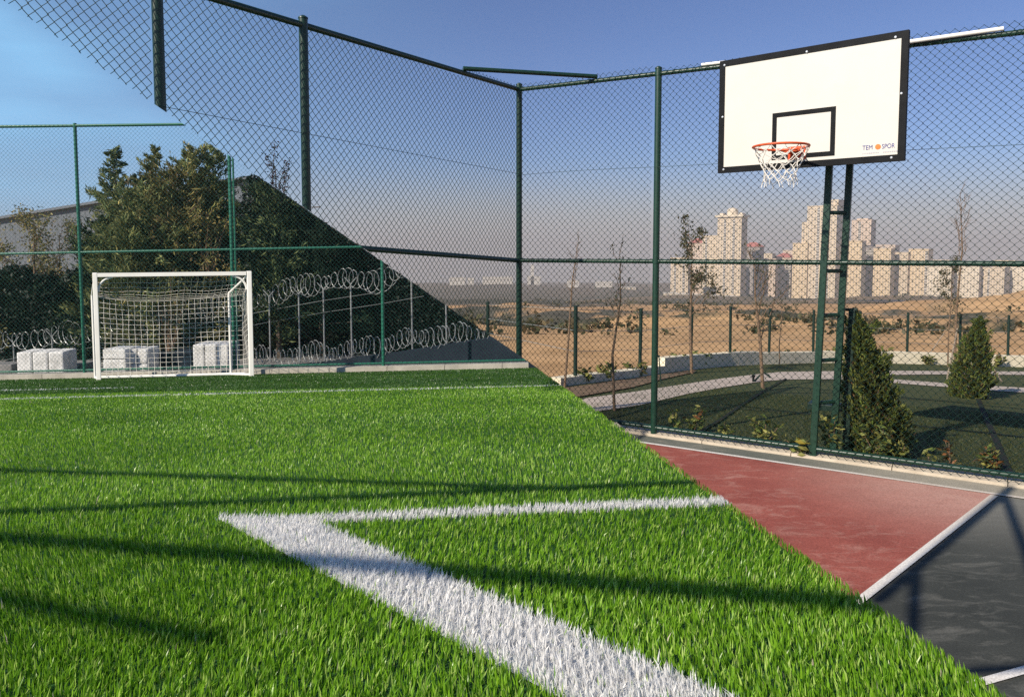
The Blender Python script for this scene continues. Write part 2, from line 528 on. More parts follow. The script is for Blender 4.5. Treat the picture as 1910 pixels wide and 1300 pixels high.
# coherent lean, changing slowly over the ground, plus scatter
lean_a = 1.2 * np.sin(bx * 2.3 + by * 1.1) + 1.6 * np.sin(by * 3.1 - bx * 0.7) + RNG.normal(0, 1.0, nb)
lean = np.abs(RNG.normal(0.30, 0.26, nb)).clip(0.02, 1.2)
lx, ly = np.cos(lean_a), np.sin(lean_a)
mx_, mz_ = np.sin(lean * .45) * 0.55, np.cos(lean * .45) * 0.55
tx_, tz_ = mx_ + np.sin(lean * 1.25) * 0.45, mz_ + np.cos(lean * 1.25) * 0.45
wx, wy = np.cos(ang) * wd, np.sin(ang) * wd
near_e = bx > edge_x(by) - 0.022
lx = np.where(near_e, -np.abs(lx), lx); ly = np.where(near_e, ly * .4, ly)
base = np.stack([bx, by, bz - 0.002], -1)
mid = base + np.stack([lx * mx_ * ln, ly * mx_ * ln, mz_ * ln], -1)
tip = base + np.stack([lx * tx_ * ln, ly * tx_ * ln, tz_ * ln], -1)
wv = np.stack([wx, wy, np.zeros(nb)], -1)
keep_b = ((tip - CAM) @ DN < 0.0) & ((mid - CAM) @ DN < 0.0)
bx, by, base, mid, tip, wv = bx[keep_b], by[keep_b], base[keep_b], mid[keep_b], tip[keep_b], wv[keep_b]
nb = len(bx)
bv = np.stack([base - wv, base + wv, mid + wv * .85, mid - wv * .85, tip], 1).reshape(-1, 3)
i0 = np.arange(nb) * 5
tri = np.stack([i0, i0 + 1, i0 + 2, i0, i0 + 2, i0 + 3, i0 + 3, i0 + 2, i0 + 4], -1).reshape(-1, 3)
patch = 0.5 + 0.5 * np.sin(bx * 1.7 + 0.9 * np.sin(by * 1.3)) * np.sin(by * 2.1 + 1.1 * np.sin(bx * 2.2))
h = RNG.random(nb)
g1 = np.array([0.038, 0.140, 0.008]); g2 = np.array([0.285, 0.540, 0.032]); g3 = np.array([0.46, 0.64, 0.14])
colr = g1 + (g2 - g1) * (0.72 * h + 0.28 * patch)[:, None]
br = RNG.random(nb) < 0.16
colr[br] = g3 * RNG.uniform(0.8, 1.1, (br.sum(), 1))
dk = by > np.interp(bx, [-10, 0.7], dark_y)           # darker green blades in front of the back fence
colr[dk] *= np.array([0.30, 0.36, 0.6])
fl = RNG.random(nb) < 0.0025
colr[fl] = np.array([0.62, 0.55, 0.42]) * RNG.uniform(.7, 1.1, (fl.sum(), 1))
wh = np.zeros(nb, bool)
jx_, jy_ = RNG.normal(0, 1, nb) * np.where(by < 4, .0045, 0), RNG.normal(0, 1, nb) * np.where(by < 4, .0045, 0)
for L in LINES: wh |= inpoly(L, bx + jx_, by + jy_)
wh &= RNG.random(nb) < np.where(by < 4, 0.985, 0.72)
colr[wh] = np.array([0.86, 0.85, 0.83]) * RNG.uniform(0.84, 1.04, (wh.sum(), 1))
wb_ = mat('white_turf_backing', (0.50, 0.50, 0.48), (0.66, 0.66, 0.64), 60, .9)
for L in LINES[:1]:
    zz = .003 if L is LINES[0] else .006
    c_ = L.mean(0)
    Q = [c_ + (p_ - c_) * .985 for p_ in L]
    Q = [(min(p_[0], edge_x(p_[1]) - .03), p_[1]) for p_ in Q]
    o_ = struct(MB().sheet([(x_, y_, tz(x_, y_) + zz) for x_, y_ in Q]).build('line_backing', wb_, bpy.data.objects['turf_ground']))
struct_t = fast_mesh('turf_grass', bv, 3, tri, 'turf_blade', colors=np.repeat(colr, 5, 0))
struct_t['kind'] = 'stuff'; struct_t['label'] = 'bright green artificial turf with white marking lines'
N_BLADES = nb

# ------------------------------------------------------------------ court, kerb and garden on the lower level
K = onpl(968, 778, 0); B_ = onpl(1910, 910, 0)
U = (B_ - K) / np.linalg.norm(B_ - K); V = np.array([U[1], -U[0], 0.0])      # U along the right-hand fence, V towards the court
def uv(u, v, z=0.0): return K + U * u + V * v + np.array([0, 0, z])

def court_mat(name, c1, c2, dust):
    m = mat(name, c1, c2, 1.6, 0.85, 0.12, 220, detail=9)
    nt = m.node_tree
    b = nt.nodes['Principled BSDF']
    src = b.inputs['Base Color'].links[0].from_socket
    tc = nt.nodes.new('ShaderNodeTexCoord')
    mp = nt.nodes.new('ShaderNodeMapping'); mp.inputs['Scale'].default_value = (1.5, 3.6, 1)
    mp.inputs['Rotation'].default_value = (0, 0, 0.25)
    nt.links.new(tc.outputs['Object'], mp.inputs[0])
    n = nt.nodes.new('ShaderNodeTexNoise'); n.inputs['Scale'].default_value = 2.2; n.inputs['Detail'].default_value = 12; n.inputs['Roughness'].default_value = 0.68; n.inputs['Distortion'].default_value = 0.8
    nt.links.new(mp.outputs[0], n.inputs['Vector'])
    r = nt.nodes.new('ShaderNodeMapRange'); r.inputs[1].default_value = 0.50; r.inputs[2].default_value = 0.76; r.inputs[3].default_value = 0.0; r.inputs[4].default_value = 0.62
    nt.links.new(n.outputs[0], r.inputs[0])
    # dust drifted into the corner where the lines meet
    g = nt.nodes.new('ShaderNodeNewGeometry')
    d = nt.nodes.new('ShaderNodeVectorMath'); d.operation = 'DISTANCE'
    nt.links.new(g.outputs['Position'], d.inputs[0]); d.inputs[1].default_value = tuple(uv(4.75, 0.25))
    r2 = nt.nodes.new('ShaderNodeMapRange'); r2.interpolation_type = 'SMOOTHSTEP'; r2.inputs[1].default_value = 0.25; r2.inputs[2].default_value = 1.9; r2.inputs[3].default_value = 0.85; r2.inputs[4].default_value = 0.0
    nt.links.new(d.outputs['Value'], r2.inputs[0])
    mr = nt.nodes.new('ShaderNodeMath'); mr.operation = 'MULTIPLY'
    n3 = nt.nodes.new('ShaderNodeMapRange'); n3.inputs[1].default_value = 0.3; n3.inputs[2].default_value = 0.6; nt.links.new(n.outputs[0], n3.inputs[0])
    n3.inputs[3].default_value = 0.75
    nt.links.new(r2.outputs[0], mr.inputs[0]); nt.links.new(n3.outputs[0], mr.inputs[1])
    mxx = nt.nodes.new('ShaderNodeMath'); mxx.operation = 'MAXIMUM'
    nt.links.new(r.outputs[0], mxx.inputs[0]); nt.links.new(mr.outputs[0], mxx.inputs[1])
    mx = nt.nodes.new('ShaderNodeMix'); mx.data_type = 'RGBA'
    nt.links.new(mxx.outputs[0], mx.inputs[0]); nt.links.new(src, mx.inputs[6]); mx.inputs[7].default_value = (*dust, 1)
    ng = nt.nodes.new('ShaderNodeTexNoise'); ng.inputs['Scale'].default_value = 95; ng.inputs['Detail'].default_value = 5
    nt.links.new(tc.outputs['Object'], ng.inputs['Vector'])
    rg_ = nt.nodes.new('ShaderNodeMapRange'); rg_.inputs[1].default_value = .3; rg_.inputs[2].default_value = .7; rg_.inputs[3].default_value = .72; rg_.inputs[4].default_value = 1.22
    nt.links.new(ng.outputs[0], rg_.inputs[0])
    mg = nt.nodes.new('ShaderNodeVectorMath'); mg.operation = 'SCALE'
    nt.links.new(mx.outputs[2], mg.inputs[0]); nt.links.new(rg_.outputs[0], mg.inputs['Scale'])
    nt.links.new(mg.outputs[0], b.inputs['Base Color'])
    return m
cm_dark = court_mat('dark_court', (0.036, 0.040, 0.036), (0.058, 0.062, 0.055), (0.21, 0.205, 0.18))
cm_red = court_mat('red_court', (0.255, 0.066, 0.050), (0.34, 0.096, 0.072), (0.52, 0.31, 0.25))
cm_border = court_mat('grey_green_border', (0.115, 0.125, 0.105), (0.16, 0.165, 0.14), (0.38, 0.34, 0.27))
cm_line = court_mat('court_line_paint', (0.68, 0.64, 0.58), (0.78, 0.75, 0.70), (0.55, 0.48, 0.40))
court = struct(MB().prism([uv(-0.05, 0.05, 0), uv(16, 0.05, 0), uv(16, 18, 0), uv(-0.05, 18, 0)], -1.9).build('court', cm_dark))
struct(MB().sheet([uv(-0.05, 0.05, 0.004), uv(16, 0.05, 0.004), uv(16, 0.345, 0.004), uv(-0.05, 0.345, 0.004)]).build('court_border', cm_border, court))
kA = onpl(1855, 925, 0); kB = onpl(1625, 1105, 0)
kd = (kB - kA) / np.linalg.norm(kB - kA)
kE = kA + kd * 6.2
pA = uv((kA - K) @ U, 0.345, 0.004)
struct(MB().sheet([uv(-0.05, 0.345, 0.004), pA, np.array([kE[0], kE[1], .004]), uv(-0.05, (kE - K) @ V, .004)]).build('red_area', cm_red, court))
struct(MB().sheet([uv(-0.05, 0.325, 0.009), uv(16, 0.300, 0.009), uv(16, 0.350, 0.009), uv(-0.05, 0.375, 0.009)]).build('baseline', cm_line, court))
nk = np.array([kd[1], -kd[0], 0]) * 0.028
z9 = np.array([0, 0, .009])
k0 = kA + kd * 0.0
struct(MB().sheet([k0 - nk + z9, k0 + nk + z9, kE + nk + z9, kE - nk + z9]).build('key_line', cm_line, court))
la = onpl(1800, 1283, 0); lb = onpl(2000, 1226, 0)
ld = (lb - la) / np.linalg.norm(lb - la); ln_ = np.array([ld[1], -ld[0], 0]) * 0.026
pts = [la + ld * t + np.array([0, 0, .009]) for t in (-.5, 3.5)]
struct(MB().sheet([pts[0] - ln_, pts[0] + ln_, pts[1] + ln_, pts[1] - ln_]).build('court_line', cm_line, court))
# kerb under the fence, cast in lengths
for k in range(9):
    a, b_ = -0.4 + k * 0.9 + 0.004, -0.4 + (k + 1) * 0.9 - 0.004
    o = MB().prism([uv(a, -0.16, 0.055), uv(b_, -0.16, 0.055), uv(b_, 0.045, 0.03), uv(a, 0.045, 0.03)], -0.6).build('kerb_stone', 'cream_kerb', court)

# lawn of the garden, falling away from the fence
GA, GB, G0 = 0.07 * V[0], 0.07 * V[1], -0.07 * (V[0] * K[0] + V[1] * K[1])
def gz_(X, Y): return G0 + GA * X + GB * Y
def gp(x, y, h=0.0): return onpl(x, y, G0 + h, GA, GB)
wall_px = [(1046, 722), (1080, 717), (1180, 705), (1240, 696), (1295, 689), (1360, 683), (1422, 680), (1526, 677), (1666, 678), (1780, 681), (1910, 685), (2050, 692)]
wall_pt = [gp(*p) for p in wall_px]
lawn = [uv(-1.2, -0.16), uv(9, -0.16)] + [wall_pt[-1] + U * 3] + wall_pt[::-1] + [wall_pt[0] - U * 0.35]
lawn = [np.array([p[0], p[1], gz_(p[0], p[1])]) for p in lawn]
def lawn_mat():
    m = mat('garden_lawn', (0.046, 0.055, 0.016), (0.070, 0.082, 0.026), 9, 0.95, 0.9, 130, detail=12)
    nt = m.node_tree; b = nt.nodes['Principled BSDF']
    src = b.inputs['Base Color'].links[0].from_socket
    tc = nt.nodes.new('ShaderNodeTexCoord')
    n = nt.nodes.new('ShaderNodeTexVoronoi'); n.inputs['Scale'].default_value = 15
    nt.links.new(tc.outputs['Object'], n.inputs['Vector'])
    r = nt.nodes.new('ShaderNodeMapRange'); r.inputs[1].default_value = 0.16; r.inputs[2].default_value = 0.08; r.inputs[4].default_value = 0.55
    nt.links.new(n.outputs['Distance'], r.inputs[0])
    mx = nt.nodes.new('ShaderNodeMix'); mx.data_type = 'RGBA'
    nt.links.new(r.outputs[0], mx.inputs[0]); nt.links.new(src, mx.inputs[6]); mx.inputs[7].default_value = (0.13, 0.135, 0.08, 1)
    nt.links.new(mx.outputs[2], b.inputs['Base Color'])
    return m
lawn_o = struct(MB().prism(lawn, -2.2).build('garden_lawn', lawn_mat()))
# short grass tufts on the lawn near the fence
def tufts(n, poly, parent, smin, smax, c1, c2, name, zf, matn='leaf'):
    P2 = np.array([p[:2] for p in poly]); mn, mxx = P2.min(0), P2.max(0)
    X = RNG.uniform(mn[0], mxx[0], n); Y = RNG.uniform(mn[1], mxx[1], n)
    ok = inpoly(P2, X, Y); X, Y = X[ok], Y[ok]; k = len(X)
    h_ = RNG.uniform(smin, smax, k); a = RNG.uniform(0, 2 * np.pi, k); l = RNG.uniform(0.1, .8, k); la_ = RNG.uniform(0, 6.28, k)
    b0 = np.stack([X, Y, zf(X, Y)], -1)
    wv_ = np.stack([np.cos(a), np.sin(a), 0 * a], -1) * (0.12 * h_ + .002)[:, None]
    t_ = b0 + np.stack([np.cos(la_) * np.sin(l) * h_, np.sin(la_) * np.sin(l) * h_, np.cos(l) * h_], -1)
    vv = np.stack([b0 - wv_, b0 + wv_, t_], 1).reshape(-1, 3)
    c = np.array(c1) + (np.array(c2) - np.array(c1)) * RNG.random((k, 1))
    return fast_mesh(name, vv, 3, np.arange(k * 3), matn, parent, np.repeat(c, 3, 0), stuff=True)
nearlawn = [uv(0.2, -0.2), uv(6.4, -0.2), uv(6.8, -5.5), uv(0.2, -5.0)]
tufts(60000, nearlawn, lawn_o, 0.015, 0.035, (0.034, 0.044, 0.013), (0.080, 0.094, 0.030), 'lawn_tufts', gz_)
# seams between the rolls of lawn, and one cast shadow painted as a strip
seam_shadow_m = mat('lawn_seam_and_shadow', (0.006, 0.008, 0.005), (0.012, 0.014, 0.009), 20, 1.0)
def strip(name, px, w_, m, parent, h, off=0.0):
    pts_ = [gp(*p) for p in px]
    for a, b_ in zip(pts_[:-1], pts_[1:]):
        pass
    vs, fs = [], []
    for i, p in enumerate(pts_):
        t = pts_[min(i + 1, len(pts_) - 1)] - pts_[max(i - 1, 0)]; t = t / np.linalg.norm(t)
        n_ = np.array([t[1], -t[0], 0]) * w_ / 2
        for s_ in (-1, 1):
            qv = p + n_ * s_; qv[2] = gz_(qv[0], qv[1]) + h; vs.append(qv)
    for i in range(len(pts_) - 1): fs.append((2 * i, 2 * i + 1, 2 * i + 3, 2 * i + 2))
    return struct(mesh_obj(name, vs, fs, m, parent))
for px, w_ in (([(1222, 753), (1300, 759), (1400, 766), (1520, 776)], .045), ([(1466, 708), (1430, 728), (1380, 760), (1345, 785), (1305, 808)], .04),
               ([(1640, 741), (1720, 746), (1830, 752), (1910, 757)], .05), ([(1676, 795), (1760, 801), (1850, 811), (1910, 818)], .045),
               ([(1824, 746), (1840, 785), (1858, 825), (1884, 892)], .07)):  # this widest strip is a cast shadow painted on the lawn
    strip('lawn_seam_and_shadow', px, w_, seam_shadow_m, lawn_o, 0.024)
# winding concrete path
def path_strip(name, upper, lower, parent):
    a = [gp(*p, .012) for p in upper]; b_ = [gp(*p, .012) for p in lower]
    n = len(a); vs = a + b_
    fs = [(i, i + 1, n + i + 1, n + i) for i in range(n - 1)]
    o = mesh_obj(name, vs, fs, 'path', parent)
    return struct(o)
pu = [(1068, 752), (1095, 742), (1180, 731), (1272, 717), (1341, 706.5), (1411, 698), (1457, 693.5), (1526, 692.5), (1600, 692)]
pl_ = [(1075, 776), (1120, 763), (1180, 757), (1284, 733), (1328, 726), (1376, 719), (1422, 711), (1457, 708), (1526, 707), (1600, 707.5)][:9]
pl_ = [(1075, 776), (1120, 766), (1190, 756), (1284, 734), (1350, 722), (1415, 712), (1460, 708), (1526, 707), (1600, 708)]
path_o = path_strip('path', pu, pl_, lawn_o)
path_strip('path', [(1600, 692), (1666, 691.5), (1777, 692), (1910, 693), (2000, 694)], [(1600, 699.5), (1666, 699), (1777, 698), (1910, 699), (2000, 700)], lawn_o)
path_strip('path', [(1600, 701), (1663, 707), (1771, 715), (1846, 719.5), (1910, 723), (2000, 729)], [(1600, 708), (1666, 714), (1771, 722), (1846, 728), (1910, 732), (2000, 739)], lawn_o)
# planting bed of bare soil along the wall
bed_in = [(1070, 741), (1180, 722), (1240, 706), (1300, 693)]
bed_out = [(1046, 724), (1180, 706), (1240, 697), (1295, 690)]
a_ = [gp(*p, .02) for p in bed_in]; b_ = [gp(*p, .02) for p in bed_out]
struct(mesh_obj('planting_bed', a_ + b_, [(i, i + 1, 4 + i + 1, 4 + i) for i in range(3)], 'soil', lawn_o))

# low limewashed wall at the end of the garden, one block length after the other
wt = thing('garden_wall', 'low cream limewashed wall closing off the far side of the garden', 'wall', wall_pt[5])
for i in range(len(wall_pt) - 1):
    p0, p1 = wall_pt[i], wall_pt[i + 1]
    L = np.linalg.norm(p1 - p0); nseg = max(1, int(L / 2.4))
    for k in range(nseg):
        a = p0 + (p1 - p0) * (k / nseg); c = p0 + (p1 - p0) * ((k + 1) / nseg - 0.004)
        t = (c - a) / np.linalg.norm(c - a); n_ = np.array([-t[1], t[0], 0])
        if n_[1] < 0: n_ = -n_
        n_ = n_ * 0.22
        hh = (0.14 if i < 3 else 0.30) + random.uniform(-.015, .015)
        a[2] = gz_(a[0], a[1]) + hh; c[2] = gz_(c[0], c[1]) + hh
        MB().prism([a, c, c + n_, a + n_], -2.2).build('wall_length', 'wall_white', wt)

# ground behind the pitch (yard) with its concrete edge
def yard_edge(Y):   # X of the slanting line at yard level
    z = -1.0
    # solve dd((X,Y,z)) = 0
    return -((Y) * DN[1] + (z - CAM[2]) * DN[2]) / DN[0]
YZ = -1.0
yard = [(-30, YF + .003), (yard_edge(YF) - .05, YF + .003), (yard_edge(24) - .2, 24), (yard_edge(30) - 4.4, 27), (-30, 27)]
struct(MB().prism([(x, y, YZ) for x, y in yard], -2.6).build('yard', 'concrete_dark'))
for k in range(11):
    x0 = -12.2 + k * 1.2; x1 = min(x0 + 1.19, -((YF + .27) * DN[1] + (tz(0, YF) + .10 - CAM[2]) * DN[2]) / DN[0] - .01)
    if x1 - x0 < .1: continue
    zc = 0.10
    MBk = MB().prism([(x0, YF + .006, tz(x0, YF) + zc), (x1, YF + .006, tz(x1, YF) + zc), (x1, YF + .27, tz(x1, YF) + zc), (x0, YF + .27, tz(x0, YF) + zc)], -1.6)
    o = MBk.build('kerb_stone', 'concrete'); o.parent = bpy.data.objects['yard']

# ------------------------------------------------------------------ chain-link fences
def chain_mesh(name, origin, du, L, z0, z1, p, r, m, parent, keep=None, nrm=None, sides=3, hgt=None):
    """woven zig-zag wires; origin (3), du unit direction, from height z0 to z1; keep(points)->signed distance, kept where < 0"""
    origin = np.array(origin, float); du = np.array(du, float)
    n_ = np.array([-du[1], du[0], 0.0]) if nrm is None else nrm
    hz = hgt or p
    nw = int(L / p); nj = int((z1 - z0) / hz) + 1
    k = np.arange(nw)[:, None]; j = np.arange(nj)[None, :]
    tog = (j + k) % 2
    wob = 0.06 * p * np.sin(k * 1.7 + j * 0.9)
    xs = k * p + tog * p + np.where(tog == 1, 0.10 * p, -0.10 * p) + wob
    ys_ = np.where(tog == 1, r * 1.0, -r * 1.0) + 0.006 * np.sin(xs * 1.9) * np.sin(j * 0.06)
    zs = z0 + j * hz + 0 * k
    pts_ = origin + xs[..., None] * du + ys_[..., None] * n_ + np.stack([0 * zs, 0 * zs, zs], -1)
    ok = np.ones((nw, nj), bool)
    if keep is not None:
        d = keep(pts_)
        ok = d < 0
        for s_ in (1, -1):       # slide the first point outside onto the boundary
            nb_ok = np.roll(ok, s_, 1); nb_d = np.roll(d, s_, 1); nb_p = np.roll(pts_, s_, 1)
            if s_ == 1: nb_ok[:, 0] = False
            else: nb_ok[:, -1] = False
            sel = (~ok) & nb_ok & (d > 0)
            t = (nb_d / (nb_d - d + 1e-12))[..., None]
            pts_ = np.where(sel[..., None], nb_p + (pts_ - nb_p) * t, pts_)
            if s_ == 1: mark = sel
            else: mark = mark | sel
        okv = ok | mark
        seg = (ok[:, :-1] & okv[:, 1:]) | (okv[:, :-1] & ok[:, 1:])
    else:
        seg = np.ones((nw, nj - 1), bool)
    # ring of `sides` vertices round each point, in the plane across the mean wire direction (vertical)
    w_ = 2 * np.pi * np.arange(sides) / sides
    ring = r * (np.cos(w_)[:, None] * (du * 1.25) + np.sin(w_)[:, None] * n_)
    vv = pts_[:, :, None, :] + ring[None, None]
    vid = (np.arange(nw)[:, None] * nj + np.arange(nj)[None, :]) * sides
    a = vid[:, :-1][seg]; b = vid[:, 1:][seg]
    fs = []
    for s_ in range(sides):
        t_ = (s_ + 1) % sides
        fs.append(np.stack([a + s_, a + t_, b + t_, b + s_], -1))
    fs = np.concatenate(fs)
    used = np.unique(fs)
    remap = np.zeros(nw * nj * sides, np.int64); remap[used] = np.arange(len(used))
    return fast_mesh(name, vv.reshape(-1, 3)[used], 4, remap[fs], m, parent, stuff=True)

def cut_tube(a, b, rr, n=10, side=-1):
    """tube from a to b cut off at the slanting line; side=-1 keeps the near-left part, +1 the far part"""
    a = np.array(a, float); b = np.array(b, float)
    da, db = dd(a) * side, dd(b) * side
    if da < 0 and db < 0: return None
    if da < 0: a = a + (b - a) * (da / (da - db))
    elif db < 0: b = a + (b - a) * (da / (da - db))
    return MB().tube([a, b], rr, n)

def cutend_tube(a, b, rr, n=12, side=1):
    """like cut_tube but the end is sawn along the slanting plane itself"""
    a = np.array(a, float); b = np.array(b, float)
    m_ = MB().tube([a, b], rr, n)
    bm = bmesh.new()
    vs = [bm.verts.new(p) for p in m_.v]
    for f in m_.f: bm.faces.new([vs[i] for i in f])
    bmesh.ops.bisect_plane(bm, geom=bm.verts[:] + bm.edges[:] + bm.faces[:], plane_co=Vector(CAM), plane_no=Vector(DN) * side, clear_inner=True)
    bmesh.ops.holes_fill(bm, edges=[e for e in bm.edges if e.is_boundary])
    out = MB()
    bm.verts.index_update()
    out.v = [tuple(v.co) for v in bm.verts]; out.f = [tuple(v.index for v in f.verts) for f in bm.faces]
    bm.free()
    return out if out.f else None

FT = 3.94            # top rail height
cf = thing('chain_link_fence', 'tall dark green chain link fence turning a corner around the court', 'fence', K)
def ftop(u): return 3.94 - 0.016 * u
# right-hand run
for u in (0.0, 1.745, 3.45 + 1.76, 6.95):
    r_ = 0.036
    m_ = MB()
    zt = ftop(u) + 0.05
    m_.tube([uv(u, 0, -0.3), uv(u, 0, zt)], r_, 14)
    if u == 0.0: m_ = cutend_tube(uv(0, 0, -.3), uv(0, 0, zt), r_, 14, 1)
    po = m_.build('post', 'green_tube', cf, True)
    MB().tube([uv(u, 0, zt + .002), uv(u, 0, zt + .012), uv(u, 0, zt + .028)], [r_ + .004, r_ + .003, r_ * .4], 14).build('post_cap', 'green_tube', po, True)
for (za, zb, nm) in ((ftop(0.04), ftop(7), 'top_rail'), (1.915, 1.93, 'mid_rail'), (0.10, 0.10, 'bottom_rail')):
    a = uv(0.03, 0, za); b = uv(7, 0, zb)
    mm_ = cutend_tube(a, b, 0.024 if nm != 'bottom_rail' else 0.026, 12, 1)
    mm_.build(nm, 'green_tube', cf, True)
    # spiral tie wire that laces the mesh to the rail
    L = np.linalg.norm(b - a); npt = int(L / 0.0125)
    h_ = []
    for i in range(npt):
        t = i / npt; w_ = i * 2 * math.pi / 10
        c_ = a + (b - a) * t
        h_.append(c_ + V * (0.028 * math.cos(w_)) + np.array([0, 0, 0.028 * math.sin(w_)]))
    if nm == 'bottom_rail': h_ = [q_ for q_ in h_ if dd(q_) > 0.02]
    MB().tube(h_, 0.0022, 3, False).build('lacing_wire', 'green_wire', cf)
# wire mesh of the right-hand run; it ends in free twisted tips above the top rail
def keep_right(p): return -(dd(p)) if False else -((p - CAM) @ DN)
bays = [(0.03, 1.71), (1.78, 3.42), (3.42, 5.18), (5.24, 6.92)]
for a, b in bays:
    chain_mesh('wire_mesh', uv(a, 0.030, 0), U, b - a, 0.035, ftop(a) + 0.075, 0.036, 0.0026, 'green_wire', cf, keep=keep_right)
MB().tube([uv(t, 0.036, 2.93 + 0.01 * math.sin(t * 2)) for t in np.linspace(0, 7, 40)], 0.0025, 4).build('tension_wire', 'green_wire', cf)
# left-hand run, coming back towards the camera; its hem is cut on the slant
def lf(t, z): return K + V * t + np.array([0, 0, z])
def ltop(t): return 3.94 - 0.022 * t
for t in (3.34, 4.62, 6.9):
    zt = ltop(t) + .05
    m_ = cutend_tube(lf(t, 0), lf(t, zt), 0.037, 14, 1)
    if m_ is None: continue
    po = m_.build('post', 'green_tube', cf, True)
    MB().tube([lf(t, zt + .002), lf(t, zt + .012), lf(t, zt + .028)], [.041, .040, .015], 14).build('post_cap', 'green_tube', po, True)
cutend_tube(lf(0.03, ltop(0)), lf(7, ltop(7)), 0.026, 12, 1).build('top_rail', 'green_tube', cf, True)
cutend_tube(lf(0.03, 1.915), lf(3.3, 2.09), 0.027, 12, 1).build('mid_rail', 'green_tube', cf, True)
for a, b in ((0.03, 1.13), (1.11, 3.3), (3.38, 4.58), (4.66, 6.9)):
    chain_mesh('wire_mesh', lf(a, 0) - U * 0.03, V, b - a, 0.5, ltop(a) + (0.055 if a < 1 else -0.01), 0.036, 0.0030, 'green_wire', cf, keep=keep_right)
tw = [lf(t, 2.94 + .015 * t) + U * .036 for t in np.linspace(0, 5, 30)]
MB().tube([q_ for q_ in tw if dd(q_) > 0], 0.0025, 4).build('tension_wire', 'green_wire', cf)
# diagonal brace across the corner at the top
MB().tube([lf(1.13, ltop(1.1) + .045) , uv(1.02, 0, ftop(1.0) + .045)], 0.024, 12).build('corner_brace', 'green_tube', cf, True)
# clamps where rails meet posts
for u in (0.0, 1.745):
    for z in (ftop(u), 1.92):
        MB().tube([uv(u, 0, z - .022), uv(u, 0, z + .022)], 0.041, 14).build('rail_clamp', 'green_tube', cf, True)
# two lengths of bare white pipe lashed to the top rail
MB().tube([uv(2.22, .02, ftop(2.2) + .035), uv(2.75, .02, ftop(2.7) + .035)], 0.017, 10).build('white_pipe', 'white_paint', cf, True)
MB().tube([uv(4.05, .05, ftop(4.3) + .02), uv(4.82, .03, ftop(5.1) + .045)], 0.019, 10).build('white_pipe', 'white_paint', cf, True)

# ------------------------------------------------------------------ basketball hoop
BZ0, BZ1 = 2.79, 3.86
hb = thing('basketball_hoop', 'white basketball backboard with orange ring and net on a green ladder post', 'basketball hoop', uv(3.45, 0, 0))
bl = P(1341, 300, 7.42)[:2]; br_ = P(1688, 300, 6.36)[:2]
bl = np.array([*bl, 0]); br_ = np.array([*br_, 0])
BU = (br_ - bl) / np.linalg.norm(br_ - bl); BW = np.linalg.norm(br_ - bl); BN = np.array([BU[1], -BU[0], 0])
BH = BZ1 - BZ0
def bp(a, z, n=0.0): return bl + BU * a + BN * n + np.array([0, 0, z])
Zv = (0, 0, 1)
bd = MB().cbox(bp(BW / 2, (BZ0 + BZ1) / 2, 0), (BW - .02, .03, BH - .02), .004, BU, BN, Zv).build('backboard', 'board_white', hb)
fw = 0.055
def frame(nm, a0, a1, z0, z1, w_, n0, th, m, parent):
    f_ = MB()
    f_.box(bp((a0 + a1) / 2, z1 - w_ / 2, n0), (a1 - a0, th, w_), BU, BN, Zv)
    f_.box(bp((a0 + a1) / 2, z0 + w_ / 2, n0), (a1 - a0, th, w_), BU, BN, Zv)
    f_.box(bp(a0 + w_ / 2, (z0 + z1) / 2, n0), (w_, th, z1 - z0 - 2 * w_), BU, BN, Zv)
    f_.box(bp(a1 - w_ / 2, (z0 + z1) / 2, n0), (w_, th, z1 - z0 - 2 * w_), BU, BN, Zv)
    return f_.build(nm, m, parent)
frame('border', 0, BW, BZ0, BZ1, fw, 0.0, 0.046, 'black_paint', bd)
sa0 = BW * 0.318; sa1 = sa0 + 0.565
frame('aiming_square', sa0, sa1, BZ0 + .085, BZ0 + .085 + .43, 0.042, 0.0155, 0.003, 'black_paint', bd)
for a, z in ((.05, BZ1 - .045), (BW * .5, BZ1 - .045), (BW - .10, BZ1 - .045), (.04, (BZ0 + BZ1) / 2), (BW - .04, (BZ0 + BZ1) / 2 + .02), (.06, BZ0 + .03), (BW - .10, BZ0 + .03)):
    MB().tube([bp(a, z, .022), bp(a, z, .028), bp(a, z, .031)], [.011, .010, .004], 10).build('screw', 'screw', bd)
def text(name, s_, size, a, z, m, n=.0168, scx=1.0):
    cu = bpy.data.curves.new(name, 'FONT'); cu.body = s_; cu.size = size; cu.align_x = 'LEFT'; cu.extrude = 0.0004
    to = bpy.data.objects.new(name, cu); COL.objects.link(to)
    dg = bpy.context.evaluated_depsgraph_get()
    me = bpy.data.meshes.new_from_object(to.evaluated_get(dg))
    bpy.data.objects.remove(to)
    for v_ in me.vertices:
        q_ = bp(a + v_.co.x * scx, z + v_.co.y, n + v_.co.z)
        v_.co = Vector([float(k) for k in q_])
    return link(name, me, m, bd)
tx0 = BW - .335
text('lettering', 'TEM', 0.056, tx0, BZ0 + .112, 'blue_print', scx=.80)
text('lettering', 'SPOR', 0.056, tx0 + .155, BZ0 + .112, 'blue_print', scx=.76)
MB().tube([bp(tx0 + .125, BZ0 + .131, .0160), bp(tx0 + .125, BZ0 + .131, .0172)], .023, 18).build('round_emblem', 'orange_print', bd)
dots = MB()
xx = 0.0
while xx < .27:
    wdt = random.choice((.008, .011, .014, .006))
    if not .13 < xx < .155: dots.box(bp(tx0 + xx + wdt / 2, BZ0 + .083, .0165), (wdt, .001, random.choice((.010, .012))), BU, BN, Zv)
    xx += wdt + .005
dots.build('small_print', 'grey_print', bd, stuff=True)
